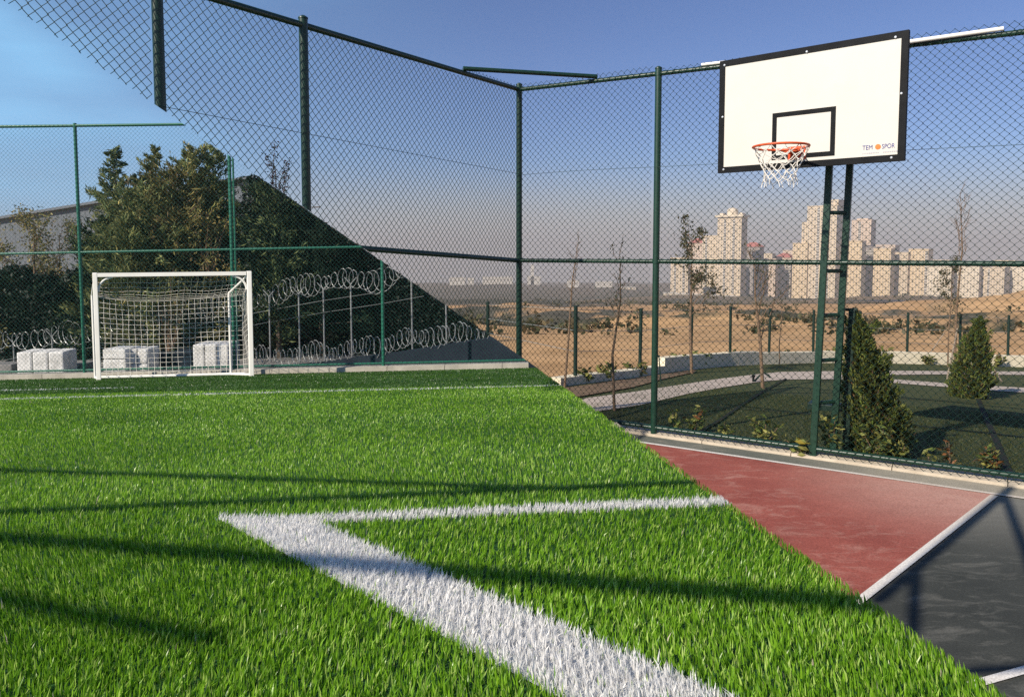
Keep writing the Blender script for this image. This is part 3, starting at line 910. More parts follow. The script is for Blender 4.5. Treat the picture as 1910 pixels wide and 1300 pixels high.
# ring, bracket and net
RC = bp(sa0 + .235, BZ0 + .15, 0.42)
RR = 0.232
ring = [RC + RR * (math.cos(w_) * BU + math.sin(w_) * BN) for w_ in np.linspace(0, 2 * math.pi, 49)[:-1]]
rg = MB().tube(ring, 0.0105, 10, closed=True).build('ring', 'orange', hb, True)
m_ = MB()
q_ = bp(sa0 + .235, BZ0 + .135, .02)
m_.cbox(q_, (.16, .012, .12), .003, BU, BN, Zv)
m_.cbox(bp(sa0 + .235, BZ0 + .135, .105), (.12, .17, .012), .003, BU, BN, Zv)
for s_ in (-1, 1):
    m_.tube([bp(sa0 + .235 + s_ * .05, BZ0 + .13, .03), bp(sa0 + .235 + s_ * .09, BZ0 + .148, .22)], .007, 8)
m_.build('ring_bracket', 'orange', rg)
net = MB()
NS = 12
levels = [(0, 1.0), (.042, .93), (.085, .82), (.13, .70), (.175, .62), (.215, .57), (.255, .58), (.29, .60)]
def netp(i, l):
    dz, fr_ = levels[l]
    w_ = 2 * math.pi * (i + (0.5 if l % 2 else 0)) / NS
    jx = 0.010 * math.sin(i * 3.1 + l * 1.7)
    return RC + (RR * fr_ + jx) * (math.cos(w_) * BU + math.sin(w_) * BN) + np.array([0, 0, -dz - .012 + .012 * math.sin(i * 2.3 + l)])
for l in range(len(levels) - 1):
    for i in range(NS):
        a = netp(i, l)
        for b in ((netp(i, l + 1), netp(i - 1, l + 1)) if l % 2 == 0 else (netp(i, l + 1), netp(i + 1, l + 1))):
            mid_ = (a + b) / 2 - np.array([0, 0, .006])
            net.tube([a, mid_, b], 0.0036, 5, False)
for i in range(NS):
    a = netp(i, 7); net.tube([a, a + np.array([.012 * math.sin(i), .01 * math.cos(i * 2), -.045])], .0034, 5)
    w_ = 2 * math.pi * i / NS
    a0 = RC + RR * (math.cos(w_) * BU + math.sin(w_) * BN)
    net.tube([netp(i, 0), a0 + np.array([0, 0, .014]), a0 - .02 * (math.cos(w_) * BU + math.sin(w_) * BN) - np.array([0, 0, .02])], .0034, 5)
net.build('net', 'cord_white', rg, stuff=True)
# ladder post: two tubes joined by rungs, standing just behind the wire mesh
LB = uv(3.45, -.0, 0); LR = uv(3.60, -.20, 0)
def lad(q_, z): return q_ + np.array([0, 0, z])
LN = unit_(np.array([*(U * .026)[:2], 1.0]))
_lad = lad
def lad(q_, z): return q_ + LN * (z - 1.9) + np.array([0, 0, 1.9])
MB().cbox((lad(LB, 0) + lad(LB, 2.92)) / 2, (.062, .062, 3.35), .006, U, V, LN).build('upright', 'green_tube', hb)
MB().cbox((lad(LR, -.1) + lad(LR, 3.0)) / 2, (.062, .062, 3.3), .006, U, V, LN).build('upright', 'green_tube', hb)
for z in (2.40, 1.84, 1.41, .97, .55):
    MB().tube([lad(LB, z), lad(LR, z)], .020, 8).build('rung', 'green_tube', hb, True)
MB().tube([lad(LB, 3.0), lad(LR, 2.86)], .020, 8).build('rung', 'black_paint', hb, True)
# arms carrying the board over the fence
for s_, z in ((-.16, 2.98), (.16, 2.98), (-.16, 3.5), (.16, 3.5)):
    c_ = bp(BW * .56 + s_, z, -.02)
    base_ = LB if s_ < 0 else LR
    MB().tube([lad(base_, min(z, 3.05)), c_], .022, 8).build('arm', 'black_paint', hb, True)

# ------------------------------------------------------------------ back fence of the pitch
BY = 15.66
def bf(x, y): return P(x, y, BY)
bfz = lambda X: tz(X, YF) + 0.10
pft = thing('chain_link_fence', 'green chain link fence behind the white goal with a sloping end', 'fence', (-6.5, BY, bfz(-6.5)))
TOPZ = lambda X: bf(150, 235)[2] + (X + 9) * 0.012
def near_only(p): return (p - CAM) @ DN
XL, XR = -12.4, 1.2
p148 = bf(149, 468)[0]; p432 = bf(432, 468)[0]; p713 = bf(714, 590)[0]
for X in (p148 - (p432 - p148), p148, p432, p713):
    for dx in ((0,) if X != p432 else (0, .075)):
        m_ = cutend_tube((X + dx, BY, bfz(X) - .2), (X + dx, BY, TOPZ(X) + .05), 0.034 if dx == 0 else .020, 12, -1)
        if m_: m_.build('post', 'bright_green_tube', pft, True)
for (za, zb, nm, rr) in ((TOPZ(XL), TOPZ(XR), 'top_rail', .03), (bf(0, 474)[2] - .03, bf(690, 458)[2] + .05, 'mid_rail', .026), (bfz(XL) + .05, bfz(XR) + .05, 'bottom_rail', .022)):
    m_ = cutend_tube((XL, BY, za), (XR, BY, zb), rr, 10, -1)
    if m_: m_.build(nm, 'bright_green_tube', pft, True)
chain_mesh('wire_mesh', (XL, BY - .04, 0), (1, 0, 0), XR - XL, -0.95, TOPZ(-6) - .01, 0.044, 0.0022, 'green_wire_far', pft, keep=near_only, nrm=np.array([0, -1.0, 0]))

# ------------------------------------------------------------------ football goal
gl = np.array([*P(181, 620, 13.95)[:2], 0]); gr = np.array([*P(467, 612, 14.25)[:2], 0])
gz0 = min(tz(*gl[:2]), tz(*gr[:2]))
gt = thing('football_goal', 'white framed football goal with a sagging white net on the turf', 'goal', (gl + gr) / 2 + np.array([0, 0, gz0]))
GU = (gr - gl) / np.linalg.norm(gr - gl); GW = np.linalg.norm(gr - gl); GN = unit_(np.array([-.46, .88, 0]))
def gpt(a, d, z): return gl + GU * a + GN * d + np.array([0, 0, tz(*(gl + GU * a + GN * d)[:2]) + z])
GH = 1.97
for a in (0, GW):
    q0, q1 = gpt(a, 0, -.02), gpt(a, 0, GH)
    MB().cbox((q0 + q1) / 2, (.085, .085, q1[2] - q0[2] + .085), .012, GU, GN, Zv).build('post', 'white_paint', gt)
q0, q1 = gpt(.044, 0, GH), gpt(GW - .044, 0, GH)
MB().tube([q0, q1], .05, 4).build('crossbar', 'white_paint', gt)
DEP = 0.95
for a in (-.10, GW + .02):
    s0, s1 = gpt(a * .9, DEP, 0), gpt(a * .9, DEP, GH - .30)
    MB().tube([s0, s1], .026, 10).build('back_post', 'white_paint', gt, True)
    MB().tube([gpt(max(0, min(GW, a)), 0, GH - .02), s1], .022, 10).build('top_strut', 'white_paint', gt, True)
    MB().tube([gpt(max(0, min(GW, a)), 0, .03), s0 + np.array([0, 0, .03])], .026, 10).build('ground_bar', 'white_paint', gt, True)
MB().tube([gpt(-.09, DEP, .03), gpt(GW + .01, DEP, .03)], .03, 10).build('ground_bar', 'white_paint', gt, True)
for a, s_ in ((0, 1), (GW, -1)):
    arc = [gpt(a + s_ * (.05 + .26 * (1 - math.cos(w_))), .01, GH - .05 - .26 * (1 - math.sin(w_))) for w_ in np.linspace(0, math.pi / 2, 8)]
    MB().tube(arc, .020, 8).build('corner_brace', 'white_paint', gt, True)
gn = MB()
NX, NZ = 24, 16
def sag(a, k): return 0.05 * math.sin(a * 9) + .03 * math.sin(a * 23 + k)
def netb(i, k):      # back sheet
    a = i / NX; f_ = k / NZ
    z = (GH - .34 - .10 * math.sin(math.pi * a) - .02 * math.sin(a * 7)) * (1 - f_) + .02 * f_
    return gpt(a * GW + .006 * math.sin(k * .9 + i), DEP + .08 * math.sin(math.pi * f_) + .012 * math.sin(i * 1.3 + k * .7), z)
for i in range(NX + 1): gn.tube([netb(i, k) for k in range(NZ + 1)], .0040, 4, False)
for k in range(NZ + 1): gn.tube([netb(i, k) for i in range(NX + 1)], .0040, 4, False)
NT = 7
def nett(i, k):      # roof sheet
    f_ = k / NT; t0 = gpt(i / NX * GW, .03, GH - .05); t1 = netb(i, 0)
    return t0 * (1 - f_) + t1 * f_ - np.array([0, 0, .10 * math.sin(math.pi * f_) * (0.8 + .15 * math.sin(i * .8))])
for i in range(NX + 1): gn.tube([nett(i, k) for k in range(NT + 1)], .0034, 4, False)
for k in range(1, NT): gn.tube([nett(i, k) for i in range(NX + 1)], .0034, 4, False)
for i0_, a in ((0, 0), (NX, GW)):      # side sheets
    def nets(k, j):
        f_ = j / NT; t0 = gpt(a, .04, (GH - .05) * (1 - k / NZ) + .02 * k / NZ); t1 = netb(i0_, k)
        return t0 * (1 - f_) + t1 * f_ + GU * (.012 * math.sin(k * .8 + j))
    for k in range(1, NZ): gn.tube([nets(k, j) for j in range(NT + 1)], .0034, 4, False)
    for j in range(1, NT): gn.tube([nets(k, j) for k in range(NZ + 1)], .0034, 4, False)
gn.build('net', 'cord_white', gt, stuff=True)

# ------------------------------------------------------------------ white blocks behind the fence
def block(x0, x1, y0, y1, Y, dep, cols, rows, rz, label):
    a = P(x0, y1, Y); b = P(x1, y1, Y); t_ = P(x0, y0, Y)
    W, H = b[0] - a[0], t_[2] - a[2]
    c_ = (a + b) / 2
    z0 = min(a[2], YZ)
    o = thing('concrete_block', label, 'block', (c_[0], Y, YZ), 'white blocks stored behind the fence')
    ux = np.array([math.cos(rz), math.sin(rz), 0]); uy = np.array([-math.sin(rz), math.cos(rz), 0])
    hh = t_[2] - YZ
    m_ = MB()
    for r_ in range(rows):
        for k in range(cols):
            w_ = W / cols
            h_ = hh / rows
            cc = c_ + ux * ((k + .5) * w_ - W / 2) + uy * (dep / 2)
            cc = np.array([cc[0], cc[1], YZ + (r_ + .5) * h_])
            MB().cbox(cc, (w_ * (.93 if cols > 1 else 1) , dep, h_ * (.94 if rows > 1 else 1)), .035, ux, uy, Zv).build('block_section', 'block_white', o)
    # core that the sections share
    MB().box(np.array([c_[0], c_[1], YZ + hh * .42]) + uy * dep * .5, (W * .97, dep * .86, hh * .82), ux, uy, Zv).build('block_core', 'block_white', o)
block(34, 118, 657, 705, 17.6, .7, 3, 1, .10, 'white concrete block with notched top left of the goal')
block(192, 236, 651, 704, 17.4, .7, 1, 3, -.05, 'stack of three white concrete slabs just inside the left goalpost')
block(238, 276, 651, 703, 17.6, .7, 2, 2, .05, 'pair of white concrete blocks behind the left half of the goal net')
block(360, 427, 643, 696, 17.5, .8, 3, 1, .02, 'notched white concrete block behind the right half of the goal net')
def slab(x0, x1, y0, Y, dep, label, m):
    a = P(x0, 700, Y); b = P(x1, 700, Y); t_ = P(x0, y0, Y)
    o = MB().cbox(((a[0] + b[0]) / 2, Y + dep / 2, (YZ + t_[2]) / 2), (b[0] - a[0], dep, t_[2] - YZ), .03).build('concrete_slab', m)
    tag(o, label, 'slab', 'grey slabs stored behind the fence')
slab(-30, 22, 680, 18.4, .5, 'low grey slab at the far left beside the notched block', 'concrete_dark')
slab(118, 160, 678, 18.6, .6, 'low grey slab next to the fence post left of the goal', 'concrete_dark')
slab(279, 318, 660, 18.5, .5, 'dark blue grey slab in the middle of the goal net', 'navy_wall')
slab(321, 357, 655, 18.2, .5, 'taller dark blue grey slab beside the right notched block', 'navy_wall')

# ------------------------------------------------------------------ razor wire fences and the dark wall behind the pitch
def coil(pts3, rad, pitch, name, parent):
    pts3 = [np.array(p, float) for p in pts3]
    seg = [np.linalg.norm(b - a) for a, b in zip(pts3[:-1], pts3[1:])]
    L = sum(seg); n = int(L / pitch * 16)
    out = []
    cum = np.cumsum([0] + seg)
    for i in range(n):
        s_ = L * i / n
        k = min(np.searchsorted(cum, s_, 'right') - 1, len(seg) - 1)
        c_ = pts3[k] + (pts3[k + 1] - pts3[k]) * ((s_ - cum[k]) / seg[k])
        t = (pts3[k + 1] - pts3[k]) / seg[k]
        w_ = 2 * math.pi * i / 16
        rr = rad * (1 + .20 * math.sin(i * .071) + .14 * math.sin(i * .37) + .16 * math.sin(i * .0317 + 2))
        c_ = c_ + t * (.035 * math.sin(i * .113)) + np.array([0, 0, .07 * math.sin(i * .043) + .05 * math.sin(i * .017)])
        side_ = np.cross(t, [0, 0, 1.0]); side_ /= np.linalg.norm(side_)
        out.append(c_ + rr * (math.cos(w_) * (side_ * .5 + t * .75) + math.sin(w_) * np.array([0, 0, 1.0])) )
    runs = [[]]
    for q_ in out:
        if dd(q_) < 0: runs[-1].append(q_)
        elif runs[-1]: runs.append([])
    m_ = MB()
    for r_ in runs:
        if len(r_) > 3:
            m_.tube(r_, .0085, 3, False)
            for q_ in r_[::2]:
                m_.box(q_, (.03, .004, .012), (0.8, 0, .6), (0, 1, 0), (-.6, 0, .8))
    return m_.build(name, 'galv', parent, stuff=True)
rw = thing('razor_wire_fence', 'grey post fence topped with a long coil of razor wire behind the pitch', 'fence', P(500, 690, 20))
up = [P(-30, 648, 19.6), P(60, 632, 19.8), P(150, 622, 20), P(300, 592, 20.2), P(480, 553, 20.2), P(600, 531, 20), P(700, 516, 20), P(790, 500, 20), P(850, 490, 20)]
coil(up, .25, .17, 'razor_coil', rw)
for x, yt in ((28, 640), (100, 628), (136, 640), (505, 553), (560, 548), (606, 540), (657, 530), (770, 515), (834, 530)):
    a, b = P(x, 700, 20.1), P(x - 3, yt, 20.1)
    m_ = cut_tube(a, b, .022, 8, -1)
    if m_: m_.build('post', 'galv', rw, True)
    for s_ in (-1, 1):
        c_ = b + np.array([s_ * .16, 0, .18])
        if dd(c_) < 0: MB().tube([b, c_], .014, 6).build('post_arm', 'galv', rw)
for k in (.18, .5):
    pl2 = [p_ - np.array([0, 0, .25 + k]) for p_ in up]
    pl2 = [p_ for p_ in pl2 if dd(p_) < 0]
    MB().tube(pl2, .006, 4).build('strand', 'galv', rw)
lw = thing('boundary_wall', 'dark blue grey wall with razor wire coiled along its rising top', 'wall', P(750, 690, 17.5))
wtop = [P(470, 690, 18.6), P(600, 676, 18.2), P(760, 655, 17.6), P(930, 628, 17.0), P(1005, 618, 16.8)]
m_ = MB()
for a, b in zip(wtop[:-1], wtop[1:]):
    bm = bmesh.new()
    t2 = MB().prism([a, b, b + np.array([0, .22, 0]), a + np.array([0, .22, 0])], -1.4)
    vs = [bm.verts.new(p_) for p_ in t2.v]
    for f_ in t2.f: bm.faces.new([vs[i] for i in f_])
    bmesh.ops.bisect_plane(bm, geom=bm.verts[:] + bm.edges[:] + bm.faces[:], plane_co=Vector(CAM), plane_no=Vector(DN), clear_outer=True)
    bmesh.ops.holes_fill(bm, edges=[e for e in bm.edges if e.is_boundary])
    bm.verts.index_update()
    o_ = MB(); o_.v = [tuple(v_.co) for v_ in bm.verts]; o_.f = [tuple(v_.index for v_ in f_.verts) for f_ in bm.faces]
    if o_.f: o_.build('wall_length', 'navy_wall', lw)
    bm.free()
coil([p_ + np.array([0, .08, .22]) for p_ in wtop], .22, .14, 'razor_coil', lw)

# ------------------------------------------------------------------ grey shed beyond the trees
sh = thing('grey_shed', 'large grey sheet metal shed with a low gable rising behind the trees', 'building', P(250, 560, 42))
SY = 42
ga, gb, gc = P(-260, 447, SY), P(474, 328, SY), P(512, 356, SY)
back_ = np.array([gc[0], gc[1], 0]) / np.linalg.norm(gc[:2]) * 9
zb = -2.4
# ribbed front, one sheet after the other
def gab_z(X): return np.interp(X, [ga[0], gb[0], gc[0]], [ga[2], gb[2], gc[2]])
Xs_ = np.arange(ga[0], gc[0], 1.05)
for X in Xs_:
    x1 = min(X + 1.04, gc[0])
    m_ = MB()
    n_ = 4
    for k in range(n_):
        xa = X + (x1 - X) * k / n_; xb = X + (x1 - X) * (k + 1) / n_
        xm = (xa + xb) / 2
        for (p0, p1, y0, y1) in ((xa, xm, SY, SY), (xm, xb - .05, SY - .007, SY - .007)):
            m_.add([(p0, y0, zb), (p1, y1, zb), (p1, y1, gab_z(p1) - .12), (p0, y0, gab_z(p0) - .12)], [(0, 1, 2, 3)])
        m_.add([(xm, SY, zb), (xm, SY - .007, zb), (xm, SY - .007, gab_z(xm) - .12), (xm, SY, gab_z(xm) - .12)], [(0, 1, 2, 3)])
        m_.add([(xb - .05, SY - .007, zb), (xb, SY, zb), (xb, SY, gab_z(xb) - .12), (xb - .05, SY - .007, gab_z(xb) - .12)], [(0, 1, 2, 3)])
    m_.build('sheet', 'roof_grey', sh)
for a, b in ((ga, gb), (gb, gc)):
    MB().prism([a + np.array([0, -.2, 0]), b + np.array([0, -.2, 0]), b + np.array([0, 9, 0]), a + np.array([0, 9, 0])], min(a[2], b[2]) - .001 if False else -2.5) if False else None
    m_ = MB()
    dn = np.array([0, 0, -.14])
    q4 = [a + np.array([0, -.25, 0]), b + np.array([0, -.25, 0]), b + back_, a + back_]
    m_.add(q4 + [p_ + dn for p_ in q4], [(0, 1, 2, 3), (7, 6, 5, 4), (0, 4, 5, 1), (1, 5, 6, 2), (2, 6, 7, 3), (3, 7, 4, 0)])
    m_.build('roof', 'roof_grey', sh)

# ------------------------------------------------------------------ vegetation
def unit(a): return a / (np.linalg.norm(a, axis=-1, keepdims=True) + 1e-9)
def leaves(name, pts_, size, cols, parent, matn='leaf', axis=None, aspect=0.45, jit=0.9, stuff=True, clip=False):
    """one bent leaf (two triangles pairs) at every point; axis = preferred direction"""
    n = len(pts_)
    size = np.broadcast_to(size, n) * RNG.uniform(0.7, 1.3, n)
    d = RNG.normal(0, 1, (n, 3))
    if axis is not None: d = axis + d * jit
    d = unit(d)
    s_ = unit(np.cross(d, RNG.normal(0, 1, (n, 3))))
    nn = np.cross(d, s_)
    L = size[:, None]
    a = pts_ - d * L * .5
    m1 = pts_ + s_ * L * aspect * .5 + nn * L * .06
    m2 = pts_ - s_ * L * aspect * .5 + nn * L * .06
    t = pts_ + d * L * .5 - nn * L * .08
    if clip:
        ok_ = (dd(a) < 0) & (dd(t) < 0) & (dd(m1) < 0) & (dd(m2) < 0)
        a, m1, t, m2, cols = a[ok_], m1[ok_], t[ok_], m2[ok_], cols[ok_]
        n = len(a)
    vv = np.stack([a, m1, t, m2], 1).reshape(-1, 3)
    i = np.arange(n) * 4
    f_ = np.stack([i, i + 1, i + 2, i, i + 2, i + 3], -1).reshape(-1, 3)
    return fast_mesh(name, vv, 3, f_, matn, parent, np.repeat(cols, 4, 0), stuff=stuff)
def pal(n, cs, spread=.2):
    cs = np.array(cs); k = RNG.integers(0, len(cs), n)
    return (cs[k] * RNG.uniform(1 - spread, 1 + spread, (n, 1))).clip(0, 1)

def conifer(base, hgt, rad, nb_, label, cs, group, lean=(0, 0), size=.12, per=60, cut=True, prof=None, z_low=.03):
    base = np.array(base, float)
    t = thing('conifer_tree', label, 'tree', base, group)
    axis_top = base + np.array([lean[0], lean[1], hgt])
    MB().tube([base - np.array([0, 0, .3]), base * .5 + axis_top * .5, base * .15 + axis_top * .85], [.10, .06, .02], 8).build('trunk', 'bark', t, True) if dd(axis_top) < 0 else MB().tube([base - np.array([0, 0, .3]), base * .65 + axis_top * .35], [.10, .06], 8).build('trunk', 'bark', t, True)
    pts_, ax, cc = [], [], []
    br_m = MB()
    leaders = [(base, axis_top, 1.0, .62)]
    for k in range(3):
        a = RNG.uniform(0, 2 * np.pi); rr_ = rad * RNG.uniform(.35, .6)
        tp_ = base + (axis_top - base) * RNG.uniform(.68, .9) + np.array([math.cos(a) * rr_, math.sin(a) * rr_, 0])
        leaders.append((base + (axis_top - base) * RNG.uniform(.15, .3), tp_, .62, .22))
    for (l0, l1, rs_, share) in leaders:
        for k in range(int(nb_ * share)):
            f_ = z_low + (1 - z_low) * (k + RNG.random()) / (nb_ * share)
            c_ = l0 + (l1 - l0) * f_
            R = rs_ * rad * (prof(f_) if prof else (1 - f_) ** .75 * (1 - .25 * (f_ < .12))) * RNG.uniform(.45, 1.35) + .10
            a = RNG.uniform(0, 2 * np.pi)
            up_ = RNG.uniform(.25, 1.1)
            dr = np.array([math.cos(a), math.sin(a), up_])
            n = max(10, int(per * (.3 + R / rad)))
            s_ = RNG.random(n) ** .7
            # the spray arches out and then turns up (or hangs) at its tip
            bend = RNG.uniform(-.25, .45) * R
            q_ = c_ + np.stack([dr[0] * R * s_, dr[1] * R * s_, up_ * R * .55 * s_ + bend * s_ ** 2], -1)
            q_ += RNG.normal(0, 1, (n, 3)) * ((.03 + .085 * R) * (1.05 - .6 * s_))[:, None]
            pts_.append(q_); ax.append(np.stack([dr[0] + 0 * s_, dr[1] + 0 * s_, up_ + 2.2 * bend / R * s_], -1))
            shade = RNG.uniform(.55, 1.45)
            cc.append(pal(n, cs, .22) * shade)
            tip_ = c_ + np.array([dr[0] * R, dr[1] * R, up_ * R * .55 + bend])
            if k % 4 == 0 and dd(tip_) < -.1: br_m.tube([c_, (c_ + tip_) / 2 + np.array([0, 0, -.03]), tip_ * .9 + c_ * .1], [.022, .014, .006], 4, False)
    q_ = np.concatenate(pts_); ax = np.concatenate(ax); cc = np.concatenate(cc)
    if cut:
        ok = dd(q_) < -.05; q_, ax, cc = q_[ok], ax[ok], cc[ok]
    br_m.build('branches', 'bark', t, stuff=True)
    leaves('crown', q_, size * 1.15, cc, t, 'needles', unit(ax), .22, .45, clip=True)
    return t

def clump_crown(name, centres, radii, n_each, size, cs, parent, cut=True, flat=1.0, aspect=.5, shell=.5):
    pts_, cc = [], []
    for c_, r_, in zip(centres, radii):
        n = int(n_each * (r_ ** 2) / .25) + 8
        d = unit(RNG.normal(0, 1, (n, 3)))
        rr = r_ * (shell + (1 - shell) * RNG.random(n) ** .5) * RNG.uniform(.8, 1.15, n)
        pts_.append(np.array(c_) + d * rr[:, None] * np.array([1, 1, flat]))
        cc.append(pal(n, cs, .2) * RNG.uniform(.7, 1.25))
    q_ = np.concatenate(pts_); cc = np.concatenate(cc)
    if cut:
        ok = dd(q_) < -.03; q_, cc = q_[ok], cc[ok]
    return leaves(name, q_, size, cc, parent, 'leaf', None, aspect)

GRP = 'trees behind the goal fence'
gcy = [(0.105, 0.145, 0.06), (0.17, 0.20, 0.08), (0.26, 0.27, 0.11), (0.06, 0.095, 0.045)]
golive = [(0.19, 0.19, 0.065), (0.24, 0.215, 0.075), (0.32, 0.27, 0.10), (0.075, 0.085, 0.037), (0.18, 0.13, 0.075)]
gshade = [(0.009, 0.020, 0.013), (0.015, 0.030, 0.017), (0.024, 0.040, 0.020)]  # deep shade under the trees is put into these leaf colours
def yb(x, Y): return np.array([P(x, 600, Y)[0], Y, YZ])
conifer(yb(228, 21.5), 5.9, 1.35, 190, 'leaning grey green conifer whose tip curls left above the goal', gcy, GRP, (-.05, 0), .15, 70, prof=lambda f: (1 - f) ** .6 * (.75 + .25 * math.sin(f * 19)))
conifer(yb(300, 22.2), 6.0, 1.4, 210, 'tallest spire of the grey green conifers above the goal crossbar', gcy + golive[:2], GRP, (0, 0), .15, 70)
conifer(yb(268, 23.0), 5.3, 1.6, 190, 'bushy conifer filling the gap between the leaning one and the tallest spire', gcy, GRP, (0.1, 0), .15, 70)
conifer(yb(338, 21.2), 5.2, 1.7, 260, 'olive brown conifer with dry yellowish sprays left of the doubled fence post', golive, GRP, (.05, 0), .15, 70, prof=lambda f: (1 - f) ** .45)
conifer(yb(404, 22.6), 6.6, 1.4, 230, 'dense green conifer standing right behind the doubled fence post', gcy[:3] + [(0.07, 0.10, 0.03)], GRP, (.0, 0), .15, 80)
conifer(yb(196, 20.9), 3.9, 1.2, 120, 'low dark conifer left of the goal next to the fence post', gshade + gcy[:1], GRP, (0, 0), .15, 70, prof=lambda f: (1 - f) ** .5)
conifer(yb(262, 20.6), 4.6, 1.6, 200, 'broad olive conifer in front of the tallest spire', gcy[:3] + golive[:1], GRP, (0, 0), .15, 70, prof=lambda f: (1 - f) ** .4)
conifer(yb(372, 21.8), 5.9, 1.5, 200, 'full conifer closing the gap left of the doubled fence post', golive[:3] + gcy[:2], GRP, (0, 0), .15, 70, prof=lambda f: (1 - f) ** .45)
conifer(yb(448, 22.0), 4.4, 1.2, 140, 'low green conifer just right of the doubled fence post', gcy[:3], GRP, (0, 0), .15, 70, prof=lambda f: (1 - f) ** .4)
# dry yellow shrub in front of the conifers
def shrub(base, w_, h_, n, label, cs, name='shrub', group=None, size=.09, clumps=14, twigs=10, cut=True, cat='shrub', flat=1.0):
    base = np.array(base, float)
    t = thing(name, label, cat, base, group)
    m_ = MB(); cen, rad = [], []
    for k in range(twigs):
        a = RNG.uniform(0, 6.28); e = base + np.array([math.cos(a) * w_ * .45 * RNG.random() ** .5, math.sin(a) * w_ * .3, h_ * RNG.uniform(.55, 1.0)])
        mid_ = (base + e) / 2 + RNG.normal(0, .06 * w_, 3)
        if dd(e) < 0 or not cut: m_.tube([base, mid_, e], [.018 + .006 * h_, .012, .004], 5, False)
    m_.build('stem', 'twig', t, stuff=True)
    for k in range(clumps):
        cen.append(base + np.array([RNG.uniform(-.5, .5) * w_, RNG.uniform(-.3, .3) * w_, h_ * RNG.uniform(.15, .95)])); rad.append(RNG.uniform(.16, .30) * min(w_, h_))
    clump_crown('crown', cen, rad, n, size, cs, t, cut, flat, .5, .25)
    return t
yel = [(0.30, 0.23, 0.065), (0.36, 0.28, 0.085), (0.18, 0.155, 0.06), (0.22, 0.16, 0.085)]
b0 = yb(395, 20.6); b0[2] += 0
shrub(b0 + np.array([0, 0, 2.2]), 1.1, 1.7, 120, 'dry golden shrub foliage in front of the green conifer', yel, group=GRP, clumps=16, twigs=14)
shrub(yb(312, 19.9), 1.5, 2.6, 60, 'yellow green shrub rising just above the goal crossbar', [(0.16, 0.15, 0.04), (0.06, 0.075, 0.03), (0.04, 0.055, 0.025)], group=GRP, clumps=16)
# twiggy half bare tree on the far left
def bare_tree(base, hgt, spread, label, cs, nleaf, name='tree', levels_=4, group=None, trunk=.05, lean=(0, 0), lsize=.07, first=.25, twigm='twig', seed=0, upw=.6, rmin=.003):
    rs = np.random.default_rng(seed + 100)
    base = np.array(base, float)
    t = thing(name, label, 'tree', base, group)
    tops = []; tr = MB(); brm = MB()
    topp = base + np.array([lean[0], lean[1], hgt])
    tr.tube([base - np.array([0, 0, .15]), base + (topp - base) * .35 + rs.normal(0, .015 * hgt, 3) * np.array([1, 1, 0]), base + (topp - base) * .7 + rs.normal(0, .012 * hgt, 3) * np.array([1, 1, 0]), topp], [trunk, trunk * .8, trunk * .5, rmin], 7)
    tr.build('trunk', twigm, t, True)
    ends = []
    def grow(p_, d, L, r_, lev):
        q1 = p_ + d * L * .5 + rs.normal(0, .05 * L, 3); q2 = p_ + d * L + rs.normal(0, .05 * L, 3)
        brm.tube([p_, q1, q2], [r_, r_ * .75, max(r_ * .45, rmin * .8)], 5, False)
        ends.extend([q2, q1])
        if lev > 0:
            for k in range(rs.integers(2, 4)):
                s_ = rs.uniform(.35, 1.0)
                dn_ = unit(d + rs.normal(0, .45, 3) + np.array([0, 0, .15 * upw]))
                grow(p_ + (q2 - p_) * s_, dn_, L * rs.uniform(.5, .75), max(r_ * .55, rmin), lev - 1)
    nbr = int(7 + hgt * 1.5)
    for k in range(nbr):
        f_ = first + (1 - first) * (k + .3) / nbr
        a = rs.uniform(0, 6.28)
        d = unit(np.array([math.cos(a), math.sin(a), upw + rs.uniform(0, .6)]))
        grow(base + (topp - base) * f_, d, spread * (1 - .55 * f_) * rs.uniform(.6, 1.1), max(trunk * .4 * (1 - .5 * f_), rmin), levels_ - 2)
    brm.build('branch', twigm, t, stuff=True)
    if nleaf:
        e = np.array(ends); k = rs.integers(0, len(e), nleaf)
        q_ = e[k] + rs.normal(0, .06 * spread + .02, (nleaf, 3))
        leaves('crown', q_, lsize, pal(nleaf, cs, .25), t, 'leaf')
    return t
bare_tree(yb(70, 21.0), 3.6, 1.6, 'half bare twiggy tree with pale olive leaves at the far left', golive + yel, 2600, levels_=5, group=GRP, trunk=.06, lsize=.085, first=.1, seed=3)
bare_tree(yb(118, 21.6), 3.5, 1.3, 'thin tangle of bare pale twigs left of the first fence post', golive, 2400, levels_=5, group=GRP, trunk=.045, lsize=.08, first=.1, seed=8)
bare_tree(yb(10, 21.2), 2.6, 1.3, 'low olive leafed tree cut by the left edge of the picture', golive, 2600, levels_=4, group=GRP, trunk=.05, lsize=.09, first=.1, seed=12)
